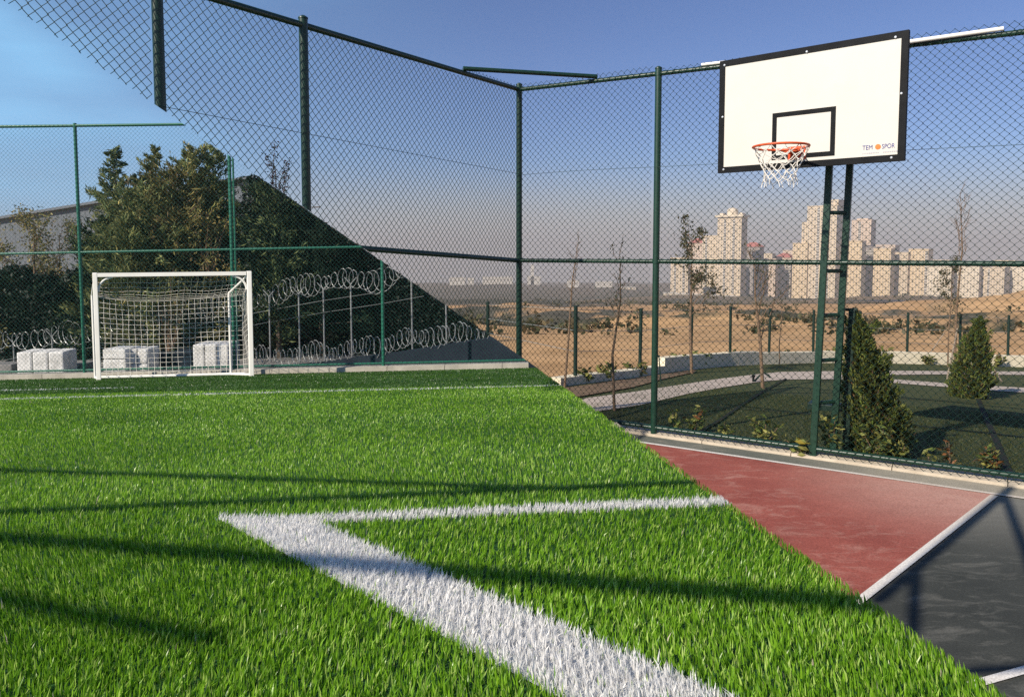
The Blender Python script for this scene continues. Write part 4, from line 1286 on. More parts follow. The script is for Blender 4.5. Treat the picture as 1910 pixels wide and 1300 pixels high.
# dark foliage under and beside the conifers
def hedge(x0, x1, ytop, Y, thick, n, label, cs, size=.14, name='hedge', zb_=YZ, holes=(), core=True):
    a = P(x0, 600, Y)[0]; b = P(x1, 600, Y)[0]
    t = thing(name, label, 'hedge', ((a + b) / 2, Y, zb_), 'dark hedges behind the pitch')
    X = RNG.uniform(a, b, n); D = RNG.uniform(0, thick, n)
    xp = np.linspace(a, b, len(ytop)); zt = np.interp(X, xp, [P(955, yy, Y)[2] for yy in ytop])
    zt = zt + .18 * np.sin(X * 3.1) + .12 * np.sin(X * 7.7 + 1)
    Z = zb_ + (zt - zb_) * RNG.random(n) ** .85
    q_ = np.stack([X, Y + D + .16 * np.sin(X * 2.7 + Z * 2.1), Z], -1)
    ok = dd(q_) < -.025
    cl = .75 + .45 * (np.sin(X * 4.1 + 2 * np.sin(Z * 3)) * np.sin(Z * 4.7 + X))
    cc = pal(n, cs, .25) * cl[:, None].clip(.4, 1.4)
    for (hx, hy, hr) in holes:
        h0 = P(hx, hy, Y)
        ok &= ((q_[:, 0] - h0[0]) ** 2 + (q_[:, 2] - h0[2]) ** 2) > (hr * (1 + .5 * np.sin(13 * np.arctan2(q_[:, 2] - h0[2], q_[:, 0] - h0[0])))) ** 2
    leaves('crown', q_[ok], size, cc[ok], t, 'leaf', None, .6, clip=True)
    m_ = MB()
    for X_ in np.arange(a + .3, b - .1, .9):
        z1 = float(np.interp(X_, xp, [P(955, yy, Y)[2] for yy in ytop]))
        m_2 = cut_tube((X_, Y + thick * .5, zb_ - .2), (X_ + .1, Y + thick * .5, max(zb_ + .3, z1 - .3)), .045, 6, -1)
        if m_2: m_2.build('trunk', 'bark', t)
    return t
hedge(-40, 160, (500, 520, 505, 515), 20.4, 1.3, 16000, 'dark hedge along the bottom left behind the notched block', gshade)
hedge(150, 480, (490, 480, 470, 450, 470, 460), 20.7, 1.6, 30000, 'dark hedge filling the space behind the goal net', gshade)
hedge(455, 1016, (330, 350, 420, 480, 550, 620, 680), 21.6, 1.8, 150000, 'very dark hedge with a slanting top right of the goal', gshade[:2], .11,
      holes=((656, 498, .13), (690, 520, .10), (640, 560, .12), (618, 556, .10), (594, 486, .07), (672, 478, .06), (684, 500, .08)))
conifer(yb(520, 21.0), 5.4, 1.3, 150, 'dark green tree with olive lit edges right of the doubled fence post', gshade + gcy[:2], GRP, (0, 0), .15, 70, prof=lambda f: (1 - f) ** .35)
conifer(yb(600, 21.4), 4.9, 1.3, 120, 'very dark tree under the slanting edge left of the razor wire', gshade, GRP, (0, 0), .15, 70, prof=lambda f: (1 - f) ** .3)
# purple leaved young tree showing above the dark trees
pt = thing('purple_tree', 'slender young tree with dark purple leaves beyond the dark trees', 'tree', yb(520, 23.5))
pb = yb(520, 23.5)
m_ = MB(); ends = []
for (x0, y0), (x1, y1), (x2, y2) in (((516, 420), (508, 330), (513, 264)), ((516, 400), (522, 340), (537, 300)), ((516, 400), (514, 320), (497, 290)), ((520, 410), (530, 360), (536, 318))):
    l_ = [P(x0, y0, 23.5), P(x1, y1, 23.5), P(x2, y2, 23.5)]
    m_.tube(l_, [.02, .014, .005], 5)
    for s_ in np.linspace(.15, 1, 34): ends.append(l_[0] * (1 - s_) ** 2 + l_[1] * 2 * s_ * (1 - s_) + l_[2] * s_ ** 2)
MB().tube([pb, P(516, 415, 23.5)], [.05, .025], 7).build('trunk', 'bark', pt, True)
m_.build('branch', 'bark', pt, stuff=True)
e = np.repeat(np.array(ends), 4, 0); e = e + RNG.normal(0, .07, e.shape)
leaves('crown', e, .085, pal(len(e), [(0.030, 0.012, 0.018), (0.045, 0.018, 0.026), (0.02, 0.01, 0.014)], .2), pt, 'leaf')

# ------------------------------------------------------------------ garden planting
def thuja(px, top_px, wpx, label, n, size, bend=0.0, lft=.5, rgt=.5, group='thuja shrubs in the garden'):
    b0 = gp(*px); Y = b0[1]
    tpnt = P(*top_px, Y); W = wpx / F * Y; H = tpnt[2] - b0[2]
    t = thing('thuja_shrub', label, 'shrub', b0, group)
    MB().tube([b0 - np.array([0, 0, .1]), b0 * .6 + tpnt * .4, tpnt], [.03, .02, .004], 6).build('trunk', 'bark', t, True)
    f_ = RNG.random(n) ** 1.25
    a = RNG.uniform(0, 2 * np.pi, n)
    # outline: full skirt, tapering to a slim tip, with vertical fronds that stand proud
    prof_ = np.interp(f_, [0, .04, .25, .5, .72, .88, 1], [.72, .92, 1.0, .78, .50, .28, .03])
    lump = 1 + .16 * np.sin(a * 5 + f_ * 17) + .12 * np.sin(a * 11 - f_ * 31)
    rr = prof_ * lump * (.45 + .62 * RNG.random(n) ** .6)
    ct = b0 + (tpnt - b0) * f_[:, None]
    asym = np.where(np.cos(a) < 0, lft, rgt)
    q_ = ct + np.stack([np.cos(a) * rr * W * asym, np.sin(a) * rr * W * .5, .0 * a], -1)
    ax = unit(np.stack([np.cos(a) * .45, np.sin(a) * .45, np.ones(n)], -1))
    inner = (rr / (prof_ + 1e-3) < .62)
    c_ = pal(n, [(0.065, 0.095, 0.020), (0.105, 0.140, 0.030), (0.155, 0.165, 0.045), (0.075, 0.08, 0.028)], .25)
    c_ *= (.85 + .35 * np.sin(a * 5 + f_ * 17))[:, None]
    brown = (RNG.random(n) < .10 * (1 - f_)); c_[brown] = np.array([0.12, 0.07, 0.035]) * RNG.uniform(.7, 1.2, (brown.sum(), 1))
    ex, exa, exc = [], [], []
    for k in range(70):           # fronds that stand proud of the outline
        a0_ = RNG.uniform(0, 6.28); f0 = RNG.random() ** 1.1 * .93
        pr = float(np.interp(f0, [0, .04, .25, .5, .72, .88, 1], [.72, .92, 1.0, .78, .50, .28, .03]))
        as_ = lft if math.cos(a0_) < 0 else rgt
        c0 = b0 + (tpnt - b0) * f0 + np.array([math.cos(a0_) * pr * W * as_, math.sin(a0_) * pr * W * .5, 0]) * .92
        dr_ = unit(np.array([math.cos(a0_) * .7, math.sin(a0_) * .7, RNG.uniform(.5, 1.3)]))
        Lf = RNG.uniform(.06, .17) * (H / 1.4)
        m = 34
        s2 = RNG.random(m)
        ex.append(c0 + dr_ * (Lf * s2)[:, None] + RNG.normal(0, .012, (m, 3))); exa.append(np.repeat(dr_[None], m, 0))
        exc.append(pal(m, [(0.105, 0.140, 0.030), (0.17, 0.185, 0.05), (0.08, 0.10, 0.026)], .25) * RNG.uniform(.7, 1.25))
    leaves('crown', np.concatenate([q_] + ex), size, np.concatenate([c_] + exc), t, 'needles', np.concatenate([ax] + exa), .34, .38)
    return t
thuja((1636, 852), (1594, 578), 108, 'tall ragged thuja shrub leaning on the dark post behind the fence', 15000, .052, lft=.38, rgt=.52)
thuja((1806, 741), (1829, 591), 66, 'smaller bright green thuja shrub on the lawn beyond the fence', 9000, .06)
# dark post beside the tall thuja
a = gp(1577, 850); 
o = thing('steel_post', 'dark upright post against the left side of the tall thuja', 'post', a)
MB().cbox((a + P(1590, 578, a[1])) / 2, (.062, .062, P(1590, 578, a[1])[2] - a[2]), .006, U, V, unit(P(1590, 578, a[1]) - a)).build('shaft', 'dark_post', o)
MB().cbox(P(1588, 578, a[1]), (.11, .03, .03), .005, U, V, Zv).build('cap', 'dark_post', o)

# post and wire fence at the far side of the garden
pw = thing('wire_fence', 'low fence of dark green posts and thin wires beyond the garden wall', 'fence', gp(1290, 668))
gposts = [((1073, 692), (1074, 570)), ((1193, 686), (1196, 575)), ((1288, 668), (1291, 572)), ((1362, 663), (1363, 572)), ((1434, 658), (1437, 575)), ((1517, 660), (1518, 578)), ((1604, 661), (1605, 580)), ((1692, 664), (1694, 583)), ((1790, 668), (1792, 585)), ((1880, 672), (1882, 588))]
gtop = []
wallY = np.interp
wx_ = [p_[0] for p_ in wall_px]; wY_ = [p_[1] for p_ in wall_pt]
for (bx_, by_), (tx1, ty1) in gposts:
    Y = float(np.interp(bx_, wx_, wY_)) + .12
    a, b = P(bx_, by_, Y), P(tx1, ty1, Y)
    MB().tube([a - np.array([0, 0, .5]), b], .034, 10).build('post', 'dark_post', pw, True)
    gtop.append((a, b))
a9 = P(910, 646, 15.5); b9 = P(910, 563, 15.5)
m_ = cutend_tube(a9 - np.array([0, 0, .6]), b9, .036, 10, 1)
m_.build('post', 'dark_post', pw, True)
gtop = [(a9, b9)] + gtop
for k in (.30, .62, .94):
    MB().tube([a * (1 - k) + b * k for a, b in gtop], .006, 4).build('strand', 'galv', pw)

# saplings and stakes
SG = 'young trees planted in the garden'
def sap(px, top_px, label, nleaf, cs, spread, seed, first=.4, trunk=.022, lsize=.05, tilt=0, levels_=3, upw=1.1):
    b0 = gp(*px); tpnt = P(*top_px, b0[1])
    return bare_tree(b0, tpnt[2] - b0[2], spread, label, cs, nleaf, 'sapling', levels_, SG, trunk, (tpnt[0] - b0[0], 0), lsize, first, 'twig', seed, upw, .0028)
olv = [(0.085, 0.075, 0.035), (0.12, 0.105, 0.05), (0.055, 0.055, 0.028)]
sap((1052, 722), (1080, 440), 'thin slanting bare sapling nearest the corner post of the fence', 0, olv, .35, 21, .6, .022)
sap((1147, 766), (1156, 466), 'slim bare sapling with a few upright twigs in front of the path', 40, olv, .38, 22, .52, .022, levels_=3, upw=1.6)
sap((1291, 697), (1290, 440), 'sapling with a round olive leafed crown left of the tallest cream tower', 900, olv, .62, 23, .42, .035, .075, levels_=4)
sap((1424, 724), (1408, 478), 'spreading bare sapling on wooden props in the middle of the lawn', 120, olv, .75, 24, .34, .034, .055, levels_=4, upw=1.3)
sap((1455, 682), (1458, 570), 'short thin stick of a sapling by the garden wall', 0, olv, .2, 25, .5, .016)
sap((1780, 688), (1792, 368), 'tallest bare sapling rising above the mid rail on the right', 0, olv, .85, 26, .62, .034, .05, levels_=4, upw=1.9)
sap((1768, 684), (1776, 497), 'small sapling with a narrow leafy crown beside the tallest bare one', 620, olv, .50, 27, .40, .022, .07, levels_=4)
for i_, (bpx, tpx, lab) in enumerate((((1404, 712), (1424, 694), 'short dark prop leaning left of the spreading sapling'), ((1442, 706), (1424, 695), 'short dark prop leaning right of the spreading sapling'),
                      ((1766, 707), (1786, 612), 'pale stake leaning against the tallest sapling'), ((1728, 668), (1762, 620), 'pale stake slanting left of the leafy sapling'), ((1870, 712), (1836, 664), 'pale stake slanting to the right of the smaller thuja'))):
    a = gp(*bpx); b = P(*tpx, a[1])
    o = MB().tube([a - np.array([0, 0, .03]), (a + b) / 2 + np.array([.004, 0, 0]), b], [.020, .018, .015], 7).build('stake', 'dark_post' if i_ < 2 else 'stake')
    tag(o, lab, 'stake', 'stakes in the garden')
# small sprinkler head by the path
a = gp(1405, 713)
o = thing('sprinkler', 'small dark sprinkler head at the edge of the path', 'sprinkler', a)
MB().tube([a, a + np.array([0, 0, .10])], .022, 10).build('riser', 'black_paint', o, True)
MB().tube([a + np.array([0, 0, .10]), a + np.array([0, 0, .13]), a + np.array([0, 0, .145])], [.034, .036, .015], 10).build('head', 'black_paint', o, True)
a = gp(1233, 716); b = P(1229, 664, a[1])
o = thing('garden_lamp', 'bent dark garden lamp behind the second fence post', 'lamp', a)
MB().tube([a, a * .5 + b * .5, b], [.012, .012, .010], 7).build('pole', 'dark_post', o, True)
MB().cbox(b + np.array([-.03, 0, .0]), (.09, .05, .03), .006).build('lamp_head', 'dark_post', o)
o = MB().cbox(gp(1538, 764) + np.array([0, 0, .05]), (.42, .30, .10), .01, U, V, Zv).build('dark_low_block', 'dark_post')  # dark low box behind the ladder post
tag(o, 'dark low block at the foot of the rear ladder upright', 'block')

# leafy plants in the strip along the fence
lg = [(0.105, 0.140, 0.032), (0.185, 0.200, 0.050), (0.060, 0.085, 0.024), (0.26, 0.25, 0.07)]
def plant(px, hpx, wpx, n, label, cs=lg, size=.085, group='leafy plants along the court fence'):
    b0 = gp(*px); Y = b0[1]; H = hpx / F * Y; W = wpx / F * Y
    t = thing('leafy_plant', label, 'plant', b0, group)
    m_ = MB(); pts_, ax = [], []
    n = int(n * 1.6)
    ns = max(3, int(W / .07))
    for k in range(ns):
        a = RNG.uniform(0, 6.28); e = b0 + np.array([math.cos(a) * W * .5 * RNG.random(), math.sin(a) * .12, H * RNG.uniform(.6, 1)])
        mid_ = (b0 + e) / 2 + RNG.normal(0, .02, 3)
        m_.tube([b0 + RNG.normal(0, .015, 3) * np.array([1, 1, 0]), mid_, e], [.006, .005, .003], 4, False)
        for j in range(max(3, n // ns)):
            s_ = RNG.uniform(.25, 1.0)
            q_ = (b0 * (1 - s_) + e * s_) + RNG.normal(0, .03, 3); pts_.append(q_)
            ax.append([math.cos(a + RNG.normal(0, 1.4)), math.sin(a + RNG.normal(0, 1.4)), RNG.uniform(-.5, .5)])
    m_.build('stem', 'twig', t, stuff=True)
    leaves('foliage', np.array(pts_), size, pal(len(pts_), cs, .3), t, 'leaf', np.array(ax), .42, .35)
brn = [(0.20, 0.085, 0.03), (0.16, 0.10, 0.035), (0.10, 0.09, 0.03)]
plant((1258, 808), 36, 44, 26, 'wispy plant behind the fence near the second post', lg)
plant((1294, 806), 56, 40, 40, 'upright plant with a brown leaf right of the second fence post', lg + brn[:1])
plant((1362, 824), 34, 60, 34, 'low sprawling plant midway between the second post and the ladder', lg)
plant((1424, 834), 60, 62, 70, 'bushy plant with glossy leaves left of the ladder post', lg)
plant((1492, 850), 36, 60, 40, 'small plant with yellowing leaves at the foot of the ladder post', lg + [(0.32, 0.25, 0.03)])
plant((1556, 852), 80, 60, 80, 'dense leafy plant between the ladder post and the dark post', lg)
plant((1640, 862), 70, 110, 150, 'wide leafy plant under the tall thuja', lg + brn[2:])
plant((1676, 866), 44, 50, 50, 'pointed leafy plant at the right foot of the tall thuja', lg)
plant((1772, 872), 46, 14, 16, 'single dry reddish weed stalk on the lawn edge', brn)
plant((1742, 872), 26, 18, 12, 'thin pale weed left of the dry stalk', lg)
plant((1856, 884), 52, 66, 70, 'green plant with rusty leaves right of the dry stalk', lg + brn[:2])
plant((1838, 878), 36, 22, 20, 'small rusty weed beside the green plant', brn)
for i_, (x, y, wpx, hpx) in enumerate(((1085, 714, 40, 22), (1130, 710, 50, 26), (1186, 702, 40, 24), (1262, 690, 46, 28), (1310, 686, 40, 26), (1385, 679, 50, 24), (1470, 676, 30, 22), (1560, 676, 34, 22), (1648, 676, 30, 26), (1730, 680, 26, 16), (1860, 684, 36, 20), (1580, 700, 30, 40))):
    where = ('next to the thin slanting sapling', 'left of the slim bare sapling', 'right of the slim bare sapling', 'left of the round crowned sapling', 'right of the round crowned sapling', 'behind the spreading sapling',
             'beside the short stick sapling', 'behind the ladder post', 'behind the tall thuja', 'by the slanting pale stake', 'right of the smaller thuja', 'left of the dark post on the lawn')[i_]
    plant((x, y), hpx * 1.25, wpx * 1.2, 60, 'scrubby plant against the garden wall ' + where if i_ < 11 else 'scrubby plant ' + where, lg + brn[2:], .13, 'scrubby plants along the garden wall')

# ------------------------------------------------------------------ distant town
def wallmat(name, c):
    return mat(name, tuple(k * .92 for k in c), tuple(min(1, k * 1.05) for k in c), .05, .9)
M['cream'] = wallmat('cream_render', (0.60, 0.475, 0.335)); M['sandy'] = wallmat('sandy_render', (0.63, 0.475, 0.30)); M['pinkish'] = wallmat('pinkish_render', (0.58, 0.44, 0.335))
M['pale'] = wallmat('pale_render', (0.66, 0.55, 0.41)); M['red_roof'] = wallmat('red_roof', (0.36, 0.11, 0.09)); M['shade'] = wallmat('shaded_grey_render', (0.30, 0.26, 0.24))  # the 'shade' render is grey, with a block's shade put into its colour
M['win'] = mat('window_glass', (0.20, 0.18, 0.165), (0.26, 0.235, 0.21), .05, .25, spec=.5)
M['slabm'] = wallmat('balcony_slab', (0.60, 0.55, 0.48))
def tower(x0, x1, yt, Y, wall, label, roof=None, phi=20, steps=(), drum=False, cornice=False, cols=7, strip_=None, basey=None):
    W = (x1 - x0) / F * Y; xc = (x0 + x1) / 2
    beta = math.atan((xc - 955) / F); th = -(beta + math.radians(phi))
    ph = math.radians(phi)
    w_ = .80 * W / math.cos(ph); d_ = .20 * W / math.sin(ph) if phi > 3 else W * .4
    zt = P(xc, yt, Y)[2]; X = P(xc, yt, Y)[0]
    zb_ = float(terr_z(np.array([X]), np.array([Y]))[0]) - 3
    ux = np.array([math.cos(th), math.sin(th), 0]); uy = np.array([-math.sin(th), math.cos(th), 0])
    # centre so that the silhouette spans x0..x1
    mid_ = np.array([X, Y, 0])
    t = thing('apartment_tower', label, 'tower', (X, Y, zb_), 'apartment towers of the distant town')
    c_ = lambda a, b, z: mid_ + ux * a + uy * b + np.array([0, 0, z])
    MB().box(c_(0, d_ * .5 - d_ * .5, (zt + zb_) / 2), (w_, d_, zt - zb_), ux, uy, Zv).build('wall', wall, t)
    wo = t.children[0]
    win = MB(); slb = MB()
    fl = 3.4
    nfl = int((zt - zb_ - 5) / fl)
    for f_ in range(nfl):
        z = zt - 3.0 - f_ * fl
        for k in range(cols):
            if strip_ and k in strip_: continue
            a = (k + .5) / cols * w_ - w_ / 2
            win.box(c_(a, -d_ / 2 - .03, z), (w_ / cols * .34, .16, 1.5), ux, uy, Zv)
        for k in range(4):
            a = (k + .5) / 4 * d_ - d_ / 2
            win.box(c_(w_ / 2 + .03, a, z), (.16, d_ / 4 * .45, 1.75), ux, uy, Zv)
        if strip_:
            for k in strip_:
                a = (k + .5) / cols * w_ - w_ / 2
                slb.box(c_(a, -d_ / 2 - .55, z - 1.2), (w_ / cols * .9, 1.1, .9), ux, uy, Zv)
                win.box(c_(a, -d_ / 2 - .02, z + .5), (w_ / cols * .8, .12, 2.2), ux, uy, Zv)
    win.build('window', 'win', wo, stuff=True)
    if slb.f: slb.build('balcony', 'slabm', wo, stuff=True)
    MB().box(c_(0, 0, zt + .5), (w_ + 1.0, d_ + 1.0, 1.0), ux, uy, Zv).build('parapet', wall, t)
    if cornice:
        MB().box(c_(0, 0, zt + 2.2), (w_ + 5, d_ + 5, 2.4), ux, uy, Zv).build('cornice', 'pale', t)
    if drum:
        MB().tube([c_(0, 0, zt + 3), c_(0, 0, zt + 9.5), c_(0, 0, zt + 11.5), c_(0, 0, zt + 12.6)], [6.6, 6.6, 5, 2], 12).build('drum', 'pale', t)
        for s_ in (-1, 1): MB().box(c_(s_ * w_ * .40, 0, zt + 4.6), (4, d_ * .6, 2.6), ux, uy, Zv).build('roof_box', 'pale', t)
    if roof:
        m_ = MB(); hw, hd, hh = w_ / 2 + 1, d_ / 2 + 1, 7
        q4 = [c_(-hw, -hd, zt + 1.05), c_(hw, -hd, zt + 1.05), c_(hw, hd, zt + 1.05), c_(-hw, hd, zt + 1.05), c_(-hw * .3, 0, zt + hh), c_(hw * .3, 0, zt + hh)]
        m_.add(q4, [(0, 1, 5, 4), (1, 2, 5), (2, 3, 4, 5), (3, 0, 4), (3, 2, 1, 0)])
        m_.build('roof', roof, t)
    for (sx0, sx1, sy) in steps:      # higher or lower set-back volumes
        sw = (sx1 - sx0) / F * Y * .9; sX = ((sx0 + sx1) / 2 - xc) / F * Y; sz = P(xc, sy, Y)[2]
        MB().box(c_(sX, d_ * .1, (sz + zb_) / 2), (sw, d_ * .8, sz - zb_), ux, uy, Zv).build('wing', wall, t)
        wg = [c for c in t.children if c.name.startswith('wing')][-1]
        wm = MB()
        for f_ in range(int((sz - zb_ - 5) / fl)):
            z = sz - 3 - f_ * fl
            for k in range(3): wm.box(c_(sX + (k - 1) * sw * .3, d_ * .1 - d_ * .4 - .03, z), (sw * .14, .16, 1.7), ux, uy, Zv)
        wm.build('window', 'win', wg, stuff=True)
    return t
tower(1252, 1291, 482, 905, 'cream', 'lowest cream block at the left end of the distant towers', cols=6, phi=14, strip_=(1, 4))
tower(1284, 1318, 455, 980, 'pinkish', 'pinkish block with red roof behind the round crowned sapling', roof='red_roof', cols=6)
tower(1311, 1346, 441, 960, 'cream', 'cream block joined to the left of the tallest drum topped tower', cols=6, strip_=(1,))
tower(1340, 1393, 407, 930, 'cream', 'tall cream tower with a cornice and round drum on top', drum=True, cornice=True, cols=8, strip_=(2, 5))
tower(1386, 1424, 462, 1000, 'shade', 'shaded block with red roof right of the drum topped tower', roof='red_roof', cols=6, phi=40)
tower(1422, 1452, 484, 960, 'pinkish', 'narrow low block in the gap left of the stepped tower', cols=5)
tower(1446, 1482, 482, 985, 'pinkish', 'block with a red roof left of the stepped tower', roof='red_roof', cols=6, strip_=(4, 5))
tower(1480, 1512, 455, 950, 'sandy', 'sandy slab standing just left of the stepped tower', cols=5)
tower(1509, 1572, 386, 940, 'cream', 'tallest stepped cream tower directly behind the ladder post', cols=9, strip_=(3, 6), steps=((1500, 1522, 414), (1545, 1568, 374)))
tower(1591, 1632, 412, 1010, 'pinkish', 'tall narrow tower set back right of the ladder post', cols=6, strip_=(2,), steps=((1600, 1622, 408),))
tower(1577, 1614, 451, 935, 'sandy', 'sandy block in front of the set back narrow tower', cols=6, phi=26)
tower(1612, 1640, 462, 960, 'shade', 'narrow grey block right of the sandy block', cols=4, strip_=(1, 2))
tower(1632, 1668, 465, 940, 'sandy', 'sandy block with pale top left of centre above the thuja', cols=6)
tower(1664, 1700, 472, 950, 'cream', 'cream block with a dark stair strip above the thuja', cols=6, strip_=(0,))
tower(1698, 1738, 466, 940, 'sandy', 'sandy block at the right end of the high towers', cols=6, strip_=(5,))
tower(1734, 1782, 498, 925, 'pale', 'long pale slab block left of the tall bare sapling', cols=8, phi=10)
tower(1784, 1834, 498, 925, 'pale', 'long pale slab block right of the tall bare sapling', cols=8, phi=10)
tower(1836, 1880, 500, 915, 'cream', 'cream slab block before the sandy mound', cols=8, phi=12, strip_=(2,))
tower(1882, 1940, 497, 930, 'pale', 'pale slab block cut by the right edge of the picture', cols=8, phi=10)
tower(1416, 1446, 474, 1090, 'cream', 'hazy cream block far behind the narrow low block', cols=5)
tower(1462, 1500, 468, 1100, 'pinkish', 'hazy pinkish block far behind the red roofed block', cols=6)
tower(1636, 1676, 458, 1120, 'pinkish', 'hazy block rising behind the sandy blocks above the thuja', cols=6, strip_=(2,))
tower(1736, 1776, 486, 1080, 'cream', 'hazy cream block behind the first long pale slab', cols=6)
tower(1800, 1842, 488, 1080, 'pinkish', 'hazy pinkish block behind the second long pale slab', cols=6)
tower(1856, 1900, 487, 1090, 'sandy', 'hazy sandy block behind the slabs near the right edge', cols=6)
# low buildings and boundary walls at the foot of the towers
def lowbox(x0, x1, y0, y1, Y, wall, label, name='low_building', flat=True):
    a, b = P(x0, y1, Y), P(x1, y0, Y)
    zb_ = min(a[2], float(terr_z(np.array([a[0]]), np.array([Y]))[0])) - 1
    t = thing(name, label, 'building', ((a[0] + b[0]) / 2, Y, zb_), 'low buildings of the distant town')
    d_ = max(8, (b[0] - a[0]) * .4)
    MB().box(((a[0] + b[0]) / 2, Y + d_ / 2, (zb_ + b[2]) / 2), (b[0] - a[0], d_, b[2] - zb_), (1, 0, 0), (0, 1, 0), Zv).build('wall', wall, t)
    MB().box(((a[0] + b[0]) / 2, Y + d_ / 2, b[2] + .3), (b[0] - a[0] + 1, d_ + 1, .6), (1, 0, 0), (0, 1, 0), Zv).build('roof', 'slabm', t)
    n = max(2, int((b[0] - a[0]) / 5)); m_ = MB()
    for k in range(n): m_.box((a[0] + (k + .5) * (b[0] - a[0]) / n, Y - .05, b[2] - (b[2] - zb_) * .35), ((b[0] - a[0]) / n * .5, .2, 1.8))
    m_.build('window', 'win', t, stuff=True)
lowbox(1240, 1262, 547, 556, 880, 'pale', 'small pale house at the foot of the lowest cream block')
lowbox(1262, 1284, 549, 558, 870, 'pale', 'long pale garage row left of the sapling trunk')
lowbox(1293, 1310, 550, 560, 870, 'pale', 'pale annex right of the sapling trunk')
lowbox(1330, 1342, 552, 562, 860, 'slabm', 'white kiosk below the drum topped tower')
lowbox(1352, 1374, 553, 563, 860, 'pale', 'bright low house below the drum topped tower')
lowbox(1424, 1436, 560, 567, 850, 'slabm', 'white hut in the shade between the towers')
lowbox(1462, 1512, 559, 566, 850, 'pale', 'low white wall of garages left of the stepped tower')
lowbox(1516, 1540, 560, 569, 845, 'slabm', 'low white building at the foot of the stepped tower')
lowbox(1576, 1640, 562, 570, 845, 'pale', 'long white podium right of the ladder post')
lowbox(1645, 1730, 563, 570, 845, 'pale', 'long white podium below the high towers on the right')
lowbox(838, 868, 518, 525, 1500, 'slabm', 'leftmost white factory hall in the distance left of the corner post')
lowbox(872, 884, 519, 526, 1500, 'slabm', 'small white hall left of the corner post')
lowbox(900, 956, 517, 526, 1480, 'slabm', 'long white factory hall just left of the corner post')
lowbox(984, 1008, 516, 525, 1500, 'slabm', 'white works building right of the corner post')
lowbox(990, 996, 494, 525, 1500, 'slabm', 'tall white chimney block right of the corner post', 'chimney_tower')
lowbox(1058, 1080, 524, 528, 1450, 'slabm', 'low white sheds right of the slanting sapling')
lowbox(1112, 1142, 526, 530, 1400, 'slabm', 'long low white sheds left of the slim bare sapling')
lowbox(1160, 1186, 536, 541, 1250, 'pale', 'low pale sheds right of the slim bare sapling')
nbsh = 900
bY = np.exp(RNG.uniform(math.log(34), math.log(820), nbsh)); bX = bY * RNG.uniform(-.1, .72, nbsh)
keepb = (np.sin(bX / bY * 14 + 2 * np.log(bY)) + RNG.normal(0, .6, nbsh)) > .1
bX, bY = bX[keepb], bY[keepb]
rsz = RNG.uniform(.25, .6, len(bX)) * (1 + bY / 160)
m_each = 26
cen_ = np.stack([bX, bY, terr_z(bX, bY) + rsz * .35], -1)
q_ = np.repeat(cen_, m_each, 0) + RNG.normal(0, 1, (len(bX) * m_each, 3)) * np.repeat(rsz, m_each)[:, None] * np.array([.55, .55, .32])
ob = leaves('scrub', q_, np.repeat(rsz * .55, m_each), pal(len(q_), [(0.05, 0.055, 0.025), (0.09, 0.085, 0.04), (0.13, 0.10, 0.05)], .25), None, 'leaf', None, .7)
ob['label'] = 'scattered dry scrub bushes on the sandy plain'
# the dark road below the towers
rd = []
for X in np.linspace(P(1560, 570, 430)[0], P(1860, 570, 430)[0], 14): rd.append(X)
rm = mat('asphalt', (0.05, 0.047, 0.047), (0.07, 0.066, 0.064), .2, .9)
vs, fs = [], []
for X in rd:
    for Y in (330, 430):
        vs.append((X * Y / 430, Y, float(terr_z(np.array([X * Y / 430]), np.array([Y]))[0]) + 1.6))
for i in range(len(rd) - 1): fs.append((2 * i, 2 * i + 2, 2 * i + 3, 2 * i + 1))
struct(mesh_obj('road', vs, fs, rm))

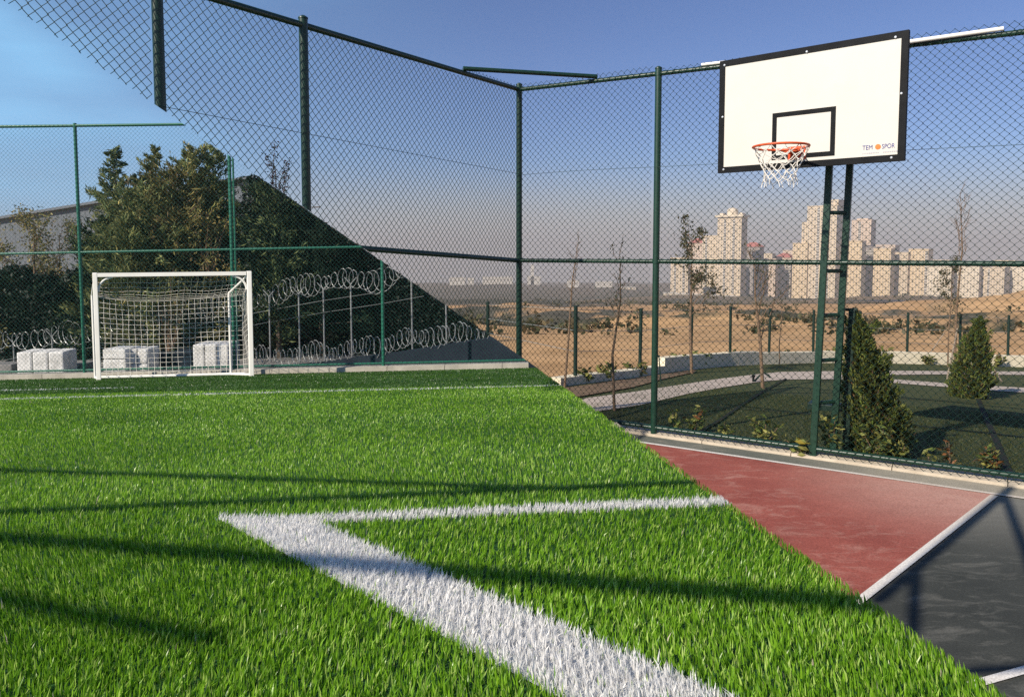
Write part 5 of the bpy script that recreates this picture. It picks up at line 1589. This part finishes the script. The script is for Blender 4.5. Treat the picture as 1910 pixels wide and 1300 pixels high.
# ------------------------------------------------------------------ unseen bars added behind the camera to throw shadows on turf and court
sbf = thing('shadow_bars', 'added unseen green bars behind the viewpoint that cast shadows on pitch and court', 'frame', (-6.2, -.2, tz(-6.2, -.2)))
HB = 3.2
def sh_bar(g1, g2, ext=(2.6, .6), r_=.024, zg=None):
    out_ = []
    for x, y in (g1, g2):
        k = (HB - (tz(x, y) if zg is None else zg)) / math.tan(SUN_EL)
        out_.append(np.array([x + k * math.sin(SUN_AZ), y + k * math.cos(SUN_AZ), HB]))
    d = unit(out_[1] - out_[0])
    a = out_[0] - d * ext[0]; b = out_[1] + d * ext[1]
    MB().tube([a, b], r_, 10).build('bar', 'green_tube', sbf, True)
    return a, b
def tg(x, y): return tuple(tp(x, y)[:2])
ends_ = [sh_bar(tg(0, 988), tg(1600, 1104)), sh_bar(tg(0, 944), tg(1380, 886), r_=.028), sh_bar(tg(0, 868), tg(800, 893), (2.2, .4), r_=.020), sh_bar(tg(60, 1105), tg(330, 1155), (2.8, .1), r_=.016)]
def cg(x, y): return tuple(onpl(x, y, 0)[:2])
HB = 3.6
sh_bar(cg(1640, 1118), cg(1868, 925), (0, .3), .040, 0.0)
sh_bar(cg(1708, 1062), cg(1704, 1160), (0, .2), .034, 0.0)
sh_bar(cg(1874, 925), cg(1925, 1060), (0, .3), .034, 0.0)
for a, b in ends_:
    MB().tube([np.array([a[0], a[1], tz(a[0], a[1])]), a], .04, 10).build('post', 'green_tube', sbf, True)

# ------------------------------------------------------------------ haze over the valley
hz = MB().box((0, 3000, -105), (13000, 6900, 344)).build('haze', None)
hm = bpy.data.materials.new('haze'); hm.use_nodes = True
nt = hm.node_tree
nt.nodes.remove(nt.nodes['Principled BSDF'])
pv = nt.nodes.new('ShaderNodeVolumePrincipled')
pv.inputs['Color'].default_value = (0.64, 0.605, 0.60, 1)
pv.inputs['Density'].default_value = 0.00042
pv.inputs['Anisotropy'].default_value = 0.0
nt.links.new(pv.outputs[0], nt.nodes['Material Output'].inputs['Volume'])
hz.data.materials.append(hm)
hz['kind'] = 'stuff'
print('BLADES', N_BLADES, 'TRIS', sum(len(o.data.polygons) for o in bpy.data.objects if o.type == 'MESH'), 'OBJ', len(bpy.data.objects))
